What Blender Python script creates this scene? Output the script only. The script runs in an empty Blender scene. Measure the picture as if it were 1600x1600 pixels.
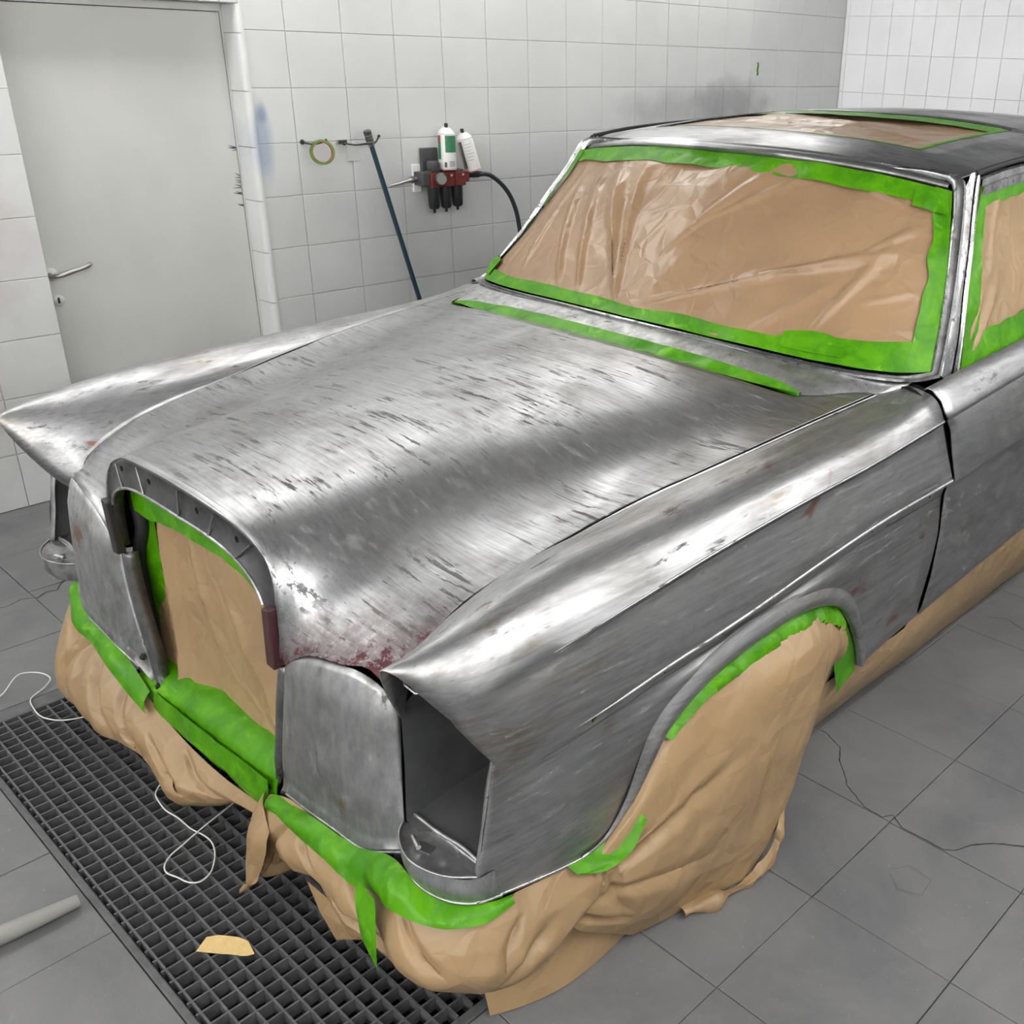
import bpy, bmesh, math, random
import numpy as np
from mathutils import Vector, Matrix, noise

random.seed(7)
SC = bpy.context.scene
COL = SC.collection

# ------------------------------------------------------------------ camera, light, exposure
cam_d = bpy.data.cameras.new('camera')
cam = bpy.data.objects.new('camera', cam_d)
COL.objects.link(cam)
RX = Vector((0.74171748, 0.67016062, 0.0272015))
UP = Vector((-0.29559629, 0.29021569, 0.91016355))
BK = Vector((0.60206147, -0.68312488, 0.41335505))
cam.matrix_world = Matrix(((RX.x, UP.x, BK.x, 1.894), (RX.y, UP.y, BK.y, -0.7493), (RX.z, UP.z, BK.z, 1.5875), (0, 0, 0, 1)))
cam_d.sensor_width = 36.0
cam_d.lens = 1606.44 / 1600 * 36.0
cam_d.shift_x = (800 - 1020.64) / 1600
cam_d.shift_y = (815.07 - 800) / 1600
cam_d.clip_start = 0.02
SC.camera = cam

world = bpy.data.worlds.new('world')
SC.world = world
world.use_nodes = True
world.node_tree.nodes['Background'].inputs[0].default_value = (0.9, 0.95, 1.0, 1)
world.node_tree.nodes['Background'].inputs[1].default_value = 0.05

SC.view_settings.view_transform = 'Standard'
SC.view_settings.look = 'None'
SC.view_settings.exposure = 0.0
SC.view_settings.gamma = 1.0
SC.view_settings.use_curve_mapping = False
SC.cycles.max_bounces = 4
SC.cycles.diffuse_bounces = 3
SC.cycles.glossy_bounces = 2
SC.cycles.transmission_bounces = 0
SC.cycles.use_adaptive_sampling = True
SC.cycles.adaptive_threshold = 0.12
SC.cycles.adaptive_min_samples = 16
SC.cycles.use_denoising = True
LIGHT = 13.0          # emission of the booth light boxes
XW, XR, YF, YB, ZC = -2.136, 2.75, -2.9, 5.55, 2.75

# ------------------------------------------------------------------ helpers
def link(name, me, mats, parent=None):
    o = bpy.data.objects.new(name, me)
    COL.objects.link(o)
    if mats is not None:
        for m in (mats if isinstance(mats, (list, tuple)) else [mats]):
            me.materials.append(m)
    if parent is not None:
        o.parent = parent
        o.matrix_parent_inverse = Matrix.Translation(-root_loc(parent))
    return o

LOC = {}
def root_loc(p):
    return LOC.get(p.name, Vector((0, 0, 0)))      # parts are modelled in world coordinates

def thing(name, label, cat, loc=(0, 0, 0), group=None):
    o = bpy.data.objects.new(name, None)
    COL.objects.link(o)
    o.location = loc
    o.empty_display_size = 0.1
    LOC[o.name] = Vector(loc)
    o['label'] = label
    o['category'] = cat
    if group: o['group'] = group
    return o

def tag(o, label, cat, group=None, kind=None):
    o['label'] = label
    o['category'] = cat
    if group: o['group'] = group
    if kind: o['kind'] = kind
    return o

def struct(o, label=None):
    o['kind'] = 'structure'
    if label: o['label'] = label
    return o

def mesh(name, verts, faces, mats=None, parent=None, smooth=True, angle=None, solid=0, off=-1, bev=0):
    me = bpy.data.meshes.new(name)
    me.from_pydata([tuple(map(float, v)) for v in verts], [], faces)
    me.update()
    if smooth:
        me.polygons.foreach_set('use_smooth', [True] * len(me.polygons))
        if angle: me.set_sharp_from_angle(angle=math.radians(angle))
    o = link(name, me, mats, parent)
    if solid:
        m = o.modifiers.new('solid', 'SOLIDIFY'); m.thickness = solid; m.offset = off
    if bev:
        m = o.modifiers.new('bevel', 'BEVEL'); m.width = bev; m.segments = 2; m.limit_method = 'ANGLE'
    return o

def herm(ts, P, t):
    """cubic Hermite through points P at parameters ts (monotone-ish finite differences)"""
    ts = np.asarray(ts, float); P = np.asarray(P, float)
    if P.ndim == 1: P = P[:, None]
    n = len(ts)
    d = np.diff(P, axis=0) / np.diff(ts)[:, None]
    m = np.zeros_like(P)
    m[0], m[-1] = d[0], d[-1]
    if n > 2:
        h = np.diff(ts)[:, None]
        m[1:-1] = (d[:-1] * h[1:] + d[1:] * h[:-1]) / (h[1:] + h[:-1])
        sg = (d[:-1] * d[1:]) <= 0
        lim = 3 * np.minimum(abs(d[:-1]), abs(d[1:]))
        mm = np.clip(m[1:-1], -lim, lim)
        mm[sg] *= 0.0
        m[1:-1] = mm
    t = np.clip(np.asarray(t, float), ts[0], ts[-1])
    i = np.clip(np.searchsorted(ts, t, side='right') - 1, 0, n - 2)
    h = ts[i + 1] - ts[i]
    s = ((t - ts[i]) / h)[:, None]
    h = h[:, None]
    return ((1 + 2 * s) * (1 - s) ** 2 * P[i] + s * (1 - s) ** 2 * h * m[i] + s * s * (3 - 2 * s) * P[i + 1] + s * s * (s - 1) * h * m[i + 1])

def curve(pts, n):
    """smooth resample of a 3D polyline, uniform in chord length"""
    P = np.asarray(pts, float)
    ts = np.r_[0, np.cumsum(np.linalg.norm(np.diff(P, axis=0), axis=1))]
    # plain finite difference tangents (no clamping) keep corners round
    m = np.zeros_like(P)
    d = np.diff(P, axis=0) / np.diff(ts)[:, None]
    m[0], m[-1] = d[0], d[-1]
    if len(P) > 2:
        h = np.diff(ts)[:, None]
        m[1:-1] = (d[:-1] * h[1:] + d[1:] * h[:-1]) / (h[1:] + h[:-1])
    t = np.linspace(0, ts[-1], n)
    i = np.clip(np.searchsorted(ts, t, side='right') - 1, 0, len(ts) - 2)
    h = (ts[i + 1] - ts[i]); s = ((t - ts[i]) / h)[:, None]; h = h[:, None]
    return ((1 + 2 * s) * (1 - s) ** 2 * P[i] + s * (1 - s) ** 2 * h * m[i] + s * s * (3 - 2 * s) * P[i + 1] + s * s * (s - 1) * h * m[i + 1])

def loft(curves, n, sub):
    """curves: list of control polylines -> grid (rows across curves, n along)"""
    C = np.array([curve(c, n) for c in curves])
    k = len(C)
    ts = np.arange(k)
    if np.isscalar(sub): sub = [sub] * (k - 1)
    t = []
    for i in range(k - 1):
        t += list(i + np.arange(sub[i]) / sub[i])
    t.append(k - 1)
    flat = C.reshape(k, -1)
    G = herm_soft(ts, flat, np.array(t))
    return G.reshape(len(t), n, 3)

def herm_soft(ts, P, t):
    P = np.asarray(P, float); ts = np.asarray(ts, float)
    d = np.diff(P, axis=0) / np.diff(ts)[:, None]
    m = np.zeros_like(P); m[0], m[-1] = d[0], d[-1]
    if len(P) > 2: m[1:-1] = (d[:-1] + d[1:]) / 2
    i = np.clip(np.searchsorted(ts, t, side='right') - 1, 0, len(ts) - 2)
    h = (ts[i + 1] - ts[i]); s = ((t - ts[i]) / h)[:, None]; h = h[:, None]
    return ((1 + 2 * s) * (1 - s) ** 2 * P[i] + s * (1 - s) ** 2 * h * m[i] + s * s * (3 - 2 * s) * P[i + 1] + s * s * (s - 1) * h * m[i + 1])

def gfaces(nv, nu, flip=False, skip=None):
    f = []
    for j in range(nv - 1):
        for i in range(nu - 1):
            if skip and skip(j, i): continue
            a, b, c, d = j * nu + i, j * nu + i + 1, (j + 1) * nu + i + 1, (j + 1) * nu + i
            f.append((a, d, c, b) if flip else (a, b, c, d))
    return f

def grid(name, G, mats, parent, flip=False, mirror=False, solid=0, angle=None, off=-1, skip=None, smooth=True):
    G = np.asarray(G, float)
    if mirror:
        G = G * np.array([-1, 1, 1]); flip = not flip
    nv, nu = G.shape[:2]
    return mesh(name, G.reshape(-1, 3), gfaces(nv, nu, flip, skip), mats, parent, smooth, angle, solid, off)

def normals(G):
    du = np.gradient(G, axis=1); dv = np.gradient(G, axis=0)
    n = np.cross(du, dv)
    return n / (np.linalg.norm(n, axis=2, keepdims=True) + 1e-12)

def tube(name, pts, r, mats, parent=None, seg=10, closed=False, caps=True, n=None, smooth=True, scale=None):
    """round bar along a polyline; r may be a list"""
    P = np.asarray(pts, float)
    if n: P = curve(P, n)
    k = len(P)
    rr = np.interp(np.linspace(0, 1, k), np.linspace(0, 1, len(r)), r) if isinstance(r, (list, tuple)) else [r] * k
    T = np.gradient(P, axis=0)
    if closed:
        T = np.roll(P, -1, 0) - np.roll(P, 1, 0)
    T /= np.linalg.norm(T, axis=1, keepdims=True) + 1e-12
    up = np.array([0, 0, 1.0]) if abs(T[0][2]) < .9 else np.array([1.0, 0, 0])
    V = []; F = []
    for j in range(k):
        a = up - (up @ T[j]) * T[j]; a /= np.linalg.norm(a); b = np.cross(T[j], a); up = a
        for i in range(seg):
            th = 2 * math.pi * i / seg
            V.append(P[j] + rr[j] * (a * math.cos(th) + b * math.sin(th)))
    for j in range(k if closed else k - 1):
        for i in range(seg):
            q = (i + 1) % seg; j2 = (j + 1) % k
            F.append((j * seg + i, j * seg + q, j2 * seg + q, j2 * seg + i))
    if caps and not closed:
        F.append(tuple(range(seg))[::-1]); F.append(tuple((k - 1) * seg + i for i in range(seg)))
    return mesh(name, V, F, mats, parent, smooth, 50)

def lathe(name, prof, base, axis, mats, parent=None, seg=20, angle=40):
    """prof: (radius, height) along axis from base"""
    a = Vector(axis).normalized()
    x = a.orthogonal().normalized(); y = a.cross(x)
    V = []; F = []
    for r, h in prof:
        for i in range(seg):
            th = 2 * math.pi * i / seg
            V.append(Vector(base) + a * h + (x * math.cos(th) + y * math.sin(th)) * max(r, 1e-5))
    for j in range(len(prof) - 1):
        for i in range(seg):
            q = (i + 1) % seg
            F.append((j * seg + i, j * seg + q, (j + 1) * seg + q, (j + 1) * seg + i))
    F.append(tuple(range(seg))[::-1]); F.append(tuple((len(prof) - 1) * seg + i for i in range(seg)))
    return mesh(name, V, F, mats, parent, True, angle)

def box(name, lo, hi, mats, parent=None, bev=0):
    (a, b, c), (d, e, f) = lo, hi
    V = [(a, b, c), (d, b, c), (d, e, c), (a, e, c), (a, b, f), (d, b, f), (d, e, f), (a, e, f)]
    F = [(0, 3, 2, 1), (4, 5, 6, 7), (0, 1, 5, 4), (1, 2, 6, 5), (2, 3, 7, 6), (3, 0, 4, 7)]
    return mesh(name, V, F, mats, parent, False, bev=bev)

def crumple(G, amp, scale=9.0, seed=0, pin=None, aniso=(1, 1, 1)):
    """push a grid along its normals into flat facets with straight creases"""
    rs = np.random.RandomState(seed * 7 + 3)
    nv, nu = G.shape[:2]
    lu = np.r_[0, np.cumsum(np.linalg.norm(np.diff(G[nv // 2], axis=0), axis=1))]
    lv = np.r_[0, np.cumsum(np.linalg.norm(np.diff(G[:, nu // 2], axis=0), axis=1))]
    y, x = np.meshgrid(lv, lu, indexing='ij')
    wx, wy, msk = np.zeros((nv, nu)), np.zeros((nv, nu)), []
    for j in range(nv):
        for i in range(nu):
            v = noise.noise_vector(Vector((x[j, i] * 7, y[j, i] * 7, seed)))
            wx[j, i], wy[j, i] = v.x, v.y
    x = x + wx * .016; y = y + wy * .016
    H = np.zeros((nv, nu))
    for k in range(7):
        th = rs.uniform(0, math.pi); per = (1.0 / scale) * rs.uniform(.55, 2.6)
        t = (x * math.cos(th) + y * math.sin(th)) / per + rs.uniform(0, 2)
        # uneven triangle wave: long flat, short flat
        q = t % 2.0; sk = rs.uniform(.5, 1.5)
        tri_ = np.where(q < sk, q / sk, (2 - q) / (2 - sk)) - .5
        cx, cy = rs.uniform(0, lu[-1]), rs.uniform(0, lv[-1])
        fall = np.exp(-(((x - cx) / (lu[-1] * .35 + .06)) ** 2 + ((y - cy) / (lv[-1] * .45 + .06)) ** 2))
        H += tri_ * (.25 + .9 * fall) * min(1.0, per * scale * .8) * .62
    if pin is not None: H = H * pin
    return G + normals(G) * (H * amp)[..., None]

def folds(G, lines, U=None):
    """raise sharp straight ridges; lines: (u0,v0,u1,v1,height,width) in grid 0..1 units"""
    nv, nu = G.shape[:2]
    N = normals(G)
    vv, uu = np.meshgrid(np.linspace(0, 1, nv), np.linspace(0, 1, nu), indexing='ij')
    lu = np.linalg.norm(np.diff(G[nv // 2], axis=0), axis=1).sum(); lv = np.linalg.norm(np.diff(G[:, nu // 2], axis=0), axis=1).sum()
    x, y = uu * lu, vv * lv
    H = np.zeros((nv, nu))
    for u0, v0, u1, v1, h, w in lines:
        ax, ay, bx_, by = u0 * lu, v0 * lv, u1 * lu, v1 * lv
        dx, dy = bx_ - ax, by - ay; L = math.hypot(dx, dy)
        s = ((x - ax) * dx + (y - ay) * dy) / L / L
        q = np.clip(s, 0, 1)
        dist = np.hypot(x - ax - q * dx, y - ay - q * dy)
        ww = w * (0.35 + 0.9 * q)
        H += h * np.clip(1 - dist / ww, 0, 1) ** 1.3 * np.clip(np.minimum(q * 6, (1 - q) * 3 + .15), 0, 1)
    return G + N * H[..., None]

# ------------------------------------------------------------------ materials
def newmat(name):
    m = bpy.data.materials.new(name); m.use_nodes = True
    nt = m.node_tree
    b = nt.nodes['Principled BSDF']
    return m, nt, b

def nd(nt, typ, **kw):
    n = nt.nodes.new(typ)
    for k, v in kw.items():
        if k.startswith('i_'):
            n.inputs[k[2:].replace('_', ' ')].default_value = v
        else: setattr(n, k, v)
    return n

def coords(nt, scale=(1, 1, 1), rot=(0, 0, 0), src='pos', loc=(0, 0, 0)):
    if src == 'pos': c = nd(nt, 'ShaderNodeNewGeometry').outputs['Position']
    else: c = nd(nt, 'ShaderNodeTexCoord').outputs['Object']
    mp = nd(nt, 'ShaderNodeMapping'); mp.inputs['Scale'].default_value = scale; mp.inputs['Rotation'].default_value = rot; mp.inputs['Location'].default_value = loc
    nt.links.new(c, mp.inputs['Vector'])
    return mp.outputs['Vector']

def noi(nt, vec, scale, detail=3, rough=.55, dist=0.0):
    n = nd(nt, 'ShaderNodeTexNoise'); n.inputs['Scale'].default_value = scale; n.inputs['Detail'].default_value = detail
    n.inputs['Roughness'].default_value = rough; n.inputs['Distortion'].default_value = dist
    nt.links.new(vec, n.inputs['Vector']); return n.outputs['Fac']

def ramp(nt, fac, a, b, ca=(0, 0, 0, 1), cb=(1, 1, 1, 1)):
    r = nd(nt, 'ShaderNodeValToRGB'); e = r.color_ramp.elements
    e[0].position, e[1].position = a, b; e[0].color, e[1].color = ca, cb
    nt.links.new(fac, r.inputs[0]); return r.outputs[0]

def mix(nt, fac, a, b, blend='MIX'):
    m = nd(nt, 'ShaderNodeMix', data_type='RGBA', blend_type=blend)
    for s, v in ((m.inputs[0], fac), (m.inputs[6], a), (m.inputs[7], b)):
        if hasattr(v, 'is_linked'): nt.links.new(v, s)
        elif isinstance(v, (int, float)): s.default_value = v if s is m.inputs[0] else (v, v, v, 1)
        else: s.default_value = (*v[:3], 1)
    return m.outputs[2]

def mth(nt, op, a, b=None, clamp=False):
    m = nd(nt, 'ShaderNodeMath', operation=op, use_clamp=clamp)
    for s, v in zip(m.inputs, (a, b)):
        if v is None: continue
        if hasattr(v, 'is_linked'): nt.links.new(v, s)
        else: s.default_value = v
    return m.outputs[0]

def bump(nt, b, h, strength=.2, dist=.01, prev=None):
    bp = nd(nt, 'ShaderNodeBump'); bp.inputs['Strength'].default_value = strength; bp.inputs['Distance'].default_value = dist
    nt.links.new(h, bp.inputs['Height'])
    if prev is not None: nt.links.new(prev, bp.inputs['Normal'])
    nt.links.new(bp.outputs[0], b.inputs['Normal']); return bp.outputs[0]

def lin(r, g, b):
    f = lambda c: (c / 255 / 12.92) if c / 255 <= .04045 else ((c / 255 + .055) / 1.055) ** 2.4
    return (f(r), f(g), f(b), 1)

def simple(name, col, rough=.5, metal=0.0, spec=.5, noise_amt=0.0, nscale=20, bmp=0.0):
    m, nt, b = newmat(name)
    b.inputs['Roughness'].default_value = rough; b.inputs['Metallic'].default_value = metal
    b.inputs['Specular IOR Level'].default_value = spec
    if noise_amt:
        f = noi(nt, coords(nt), nscale, 4)
        c2 = tuple(c * (1 - noise_amt) for c in col[:3])
        nt.links.new(mix(nt, ramp(nt, f, .3, .7), col, c2), b.inputs['Base Color'])
    else: b.inputs['Base Color'].default_value = col
    if bmp: bump(nt, b, noi(nt, coords(nt), nscale * 3, 3), bmp, .004)
    return m

def noic(nt, vec, scale, detail=3, rough=.55, dist=0.0):
    n = nd(nt, 'ShaderNodeTexNoise'); n.inputs['Scale'].default_value = scale; n.inputs['Detail'].default_value = detail
    n.inputs['Roughness'].default_value = rough; n.inputs['Distortion'].default_value = dist
    nt.links.new(vec, n.inputs['Vector'])
    s = nd(nt, 'ShaderNodeSeparateColor'); nt.links.new(n.outputs['Color'], s.inputs[0])
    return s.outputs[0], s.outputs[1], s.outputs[2]

def steel(name, light=.52, dark=.25, dash=(5, 46, 20), dash_on=(.56, .62), region=(.40, .55), patch=(4, 4, 4), rough=.34, brush=(4, 160, 60), stains=0.0, primer=False, fleck=.85, streak=.5, rot=(0, 0, 0)):
    """sanded bare sheet steel: polished and dull areas, brush marks, streaks of old dark residue"""
    m, nt, b = newmat(name)
    pos = coords(nt)
    c0, c1, c2 = noic(nt, coords(nt, patch), 1.6, 4, .62, .4)
    tone = ramp(nt, c0, .36, .66)
    base = mix(nt, tone, (light, light * 1.01, light * 1.035), (dark, dark * .99, dark * .985))
    br, br2, _ = noic(nt, coords(nt, brush, rot), 1.0, 3, .65)
    base = mix(nt, mth(nt, 'MULTIPLY', ramp(nt, br, .42, .68), streak), base, (dark * .55, dark * .55, dark * .57))
    base = mix(nt, mth(nt, 'MULTIPLY', ramp(nt, br2, .52, .70), streak * .7), base, (min(.85, light * 1.25),) * 3)
    d0, d1, d2 = noic(nt, coords(nt, dash, rot), 1.0, 4, .66, .2)
    rg = ramp(nt, c1, *region)
    d = mth(nt, 'MULTIPLY', ramp(nt, d0, *dash_on), rg)
    d = mth(nt, 'MAXIMUM', d, mth(nt, 'MULTIPLY', ramp(nt, d1, dash_on[0] + .05, dash_on[1] + .06), .7))
    base = mix(nt, mth(nt, 'MULTIPLY', d, fleck), base, (.05, .048, .046))
    if stains:
        s1 = mth(nt, 'MULTIPLY', ramp(nt, c2, .57, .70), ramp(nt, d2, .42, .6))
        base = mix(nt, mth(nt, 'MULTIPLY', s1, stains), base, (.20, .145, .055))
        e0, e1, e2 = noic(nt, coords(nt, (6, 5, 9), (0, 0, 0), 'pos', (5.2, 1.4, 9.2)), 1.0, 3, .65, .5)
        base = mix(nt, mth(nt, 'MULTIPLY', ramp(nt, e0, .66, .72), stains * 1.2), base, (.26, .10, .06))
    dd = d
    if primer:
        sx = nd(nt, 'ShaderNodeSeparateXYZ'); nt.links.new(pos, sx.inputs[0])
        # burgundy primer left along the low front edge of the hood, ragged upper limit
        w0, w1, w2 = noic(nt, coords(nt, (26, 26, 9)), 1.0, 4, .7)
        wob = mth(nt, 'MULTIPLY', mth(nt, 'SUBTRACT', w0, .5), .16)
        ax = mth(nt, 'MULTIPLY', mth(nt, 'ABSOLUTE', sx.outputs[0]), -.30)
        lim = mth(nt, 'ADD', mth(nt, 'ADD', sx.outputs[2], ax), wob)
        z0 = ramp(nt, lim, .480, .505, (1, 1, 1, 1), (0, 0, 0, 1))
        z1 = ramp(nt, lim, .50, .565, (.50, .50, .50, 1), (0, 0, 0, 1))
        near = ramp(nt, sx.outputs[0], .30, .34)
        pm = mth(nt, 'MULTIPLY', mth(nt, 'MULTIPLY', mth(nt, 'MAXIMUM', z0, z1), ramp(nt, noi(nt, pos, 70, 3, .7), .32, .46)), near)
        base = mix(nt, pm, base, (.075, .012, .016)); dd = mth(nt, 'MAXIMUM', d, pm)
    nt.links.new(base, b.inputs['Base Color'])
    nt.links.new(mth(nt, 'SUBTRACT', 1.0, mth(nt, 'MULTIPLY', dd, .75)), b.inputs['Metallic'])
    r = mth(nt, 'ADD', mth(nt, 'MULTIPLY', tone, .14), rough)
    r = mth(nt, 'ADD', r, mth(nt, 'MULTIPLY', dd, .25))
    nt.links.new(r, b.inputs['Roughness'])
    return m

def paper(name, col, rough=.42, fine=.35, coarse=.6, coat=0.0):
    m, nt, b = newmat(name)
    pos = coords(nt)
    f = noi(nt, pos, 5, 4)
    c2 = tuple(c * .80 for c in col[:3])
    base = mix(nt, ramp(nt, f, .3, .72), col, c2)
    nt.links.new(base, b.inputs['Base Color'])
    b.inputs['Roughness'].default_value = rough
    b.inputs['Specular IOR Level'].default_value = .45
    v = nd(nt, 'ShaderNodeTexVoronoi', feature='F2'); v.inputs['Scale'].default_value = 13
    wv = nd(nt, 'ShaderNodeVectorMath', operation='ADD')
    nz = nd(nt, 'ShaderNodeTexNoise'); nz.inputs['Scale'].default_value = 6; nt.links.new(pos, nz.inputs['Vector'])
    sc = nd(nt, 'ShaderNodeVectorMath', operation='SCALE'); sc.inputs['Scale'].default_value = .12; nt.links.new(nz.outputs['Color'], sc.inputs[0])
    nt.links.new(pos, wv.inputs[0]); nt.links.new(sc.outputs[0], wv.inputs[1]); nt.links.new(wv.outputs[0], v.inputs['Vector'])
    bump(nt, b, v.outputs['Distance'], coarse, .012)
    return m

def tape(name):
    m, nt, b = newmat(name)
    pos = coords(nt)
    f, f2, _ = noic(nt, pos, 14, 4, .65, .6)
    base = mix(nt, ramp(nt, f, .34, .64), lin(80, 144, 4), lin(54, 116, 0))
    base = mix(nt, mth(nt, 'MULTIPLY', ramp(nt, f2, .60, .70), .5), base, lin(120, 182, 46))
    nt.links.new(base, b.inputs['Base Color'])
    b.inputs['Roughness'].default_value = .40; b.inputs['Specular IOR Level'].default_value = .25
    v = nd(nt, 'ShaderNodeTexVoronoi', feature='F2'); v.inputs['Scale'].default_value = 22; nt.links.new(pos, v.inputs['Vector'])
    bump(nt, b, v.outputs['Distance'], .30, .008)
    return m

def tile_mat(name, col, rough=.34, smudge_tone=True, strength=.05):
    m, nt, b = newmat(name)
    pos = coords(nt)
    oi = nd(nt, 'ShaderNodeObjectInfo')
    f = noi(nt, pos, 2.2, 3, .6)
    base = mix(nt, ramp(nt, f, .3, .75), col, tuple(c * .88 for c in col[:3]))
    base = mix(nt, mth(nt, 'MULTIPLY', oi.outputs['Random'], .10), base, tuple(c * .8 for c in col[:3]))
    if smudge_tone:
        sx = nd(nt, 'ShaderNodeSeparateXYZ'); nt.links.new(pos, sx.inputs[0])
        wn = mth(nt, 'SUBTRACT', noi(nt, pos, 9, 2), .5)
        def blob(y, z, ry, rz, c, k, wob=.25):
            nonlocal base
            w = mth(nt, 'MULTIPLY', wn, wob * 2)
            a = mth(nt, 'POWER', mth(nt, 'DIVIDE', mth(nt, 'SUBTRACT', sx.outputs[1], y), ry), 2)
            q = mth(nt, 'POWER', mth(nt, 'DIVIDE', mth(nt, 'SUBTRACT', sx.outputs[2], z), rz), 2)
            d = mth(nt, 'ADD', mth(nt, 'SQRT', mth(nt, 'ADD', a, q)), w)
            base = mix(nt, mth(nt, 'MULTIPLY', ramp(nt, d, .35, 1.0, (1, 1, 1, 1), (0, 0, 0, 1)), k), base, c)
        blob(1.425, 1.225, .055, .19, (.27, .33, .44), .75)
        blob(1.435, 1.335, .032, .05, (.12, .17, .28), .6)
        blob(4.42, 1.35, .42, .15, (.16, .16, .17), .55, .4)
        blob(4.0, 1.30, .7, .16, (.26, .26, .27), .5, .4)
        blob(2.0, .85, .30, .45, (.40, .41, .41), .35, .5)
        blob(.2, .98, .40, .36, (.40, .32, .32), .45, .4)  # this and the next lower the tone at the wall's left end
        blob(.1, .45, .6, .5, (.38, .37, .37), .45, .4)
    nt.links.new(base, b.inputs['Base Color'])
    b.inputs['Roughness'].default_value = rough
    return m

def slab_mat(name):
    m, nt, b = newmat(name)
    pos = coords(nt); oi = nd(nt, 'ShaderNodeObjectInfo')
    f = noi(nt, pos, 3.0, 6, .62, .5)
    base = mix(nt, ramp(nt, f, .34, .66), (.160, .160, .159), (.098, .100, .104))
    base = mix(nt, mth(nt, 'MULTIPLY', oi.outputs['Random'], .35), base, (.115, .118, .122))
    sw = noi(nt, coords(nt, (1, 1, 1)), 9, 5, .7, 2.2)
    base = mix(nt, mth(nt, 'MULTIPLY', ramp(nt, sw, .60, .76), .30), base, (.22, .22, .215))
    sp = noi(nt, pos, 130, 2, .5)
    base = mix(nt, mth(nt, 'MULTIPLY', ramp(nt, sp, .72, .78), .5), base, (.4, .4, .4))
    nt.links.new(base, b.inputs['Base Color'])
    nt.links.new(mth(nt, 'ADD', mth(nt, 'MULTIPLY', f, .25), .36), b.inputs['Roughness'])
    bump(nt, b, noi(nt, pos, 40, 2), .14, .005)
    return m

def emit(name, col, st):
    m, nt, b = newmat(name)
    b.inputs['Base Color'].default_value = (.9, .9, .9, 1)
    b.inputs['Emission Color'].default_value = col; b.inputs['Emission Strength'].default_value = st
    return m

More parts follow.
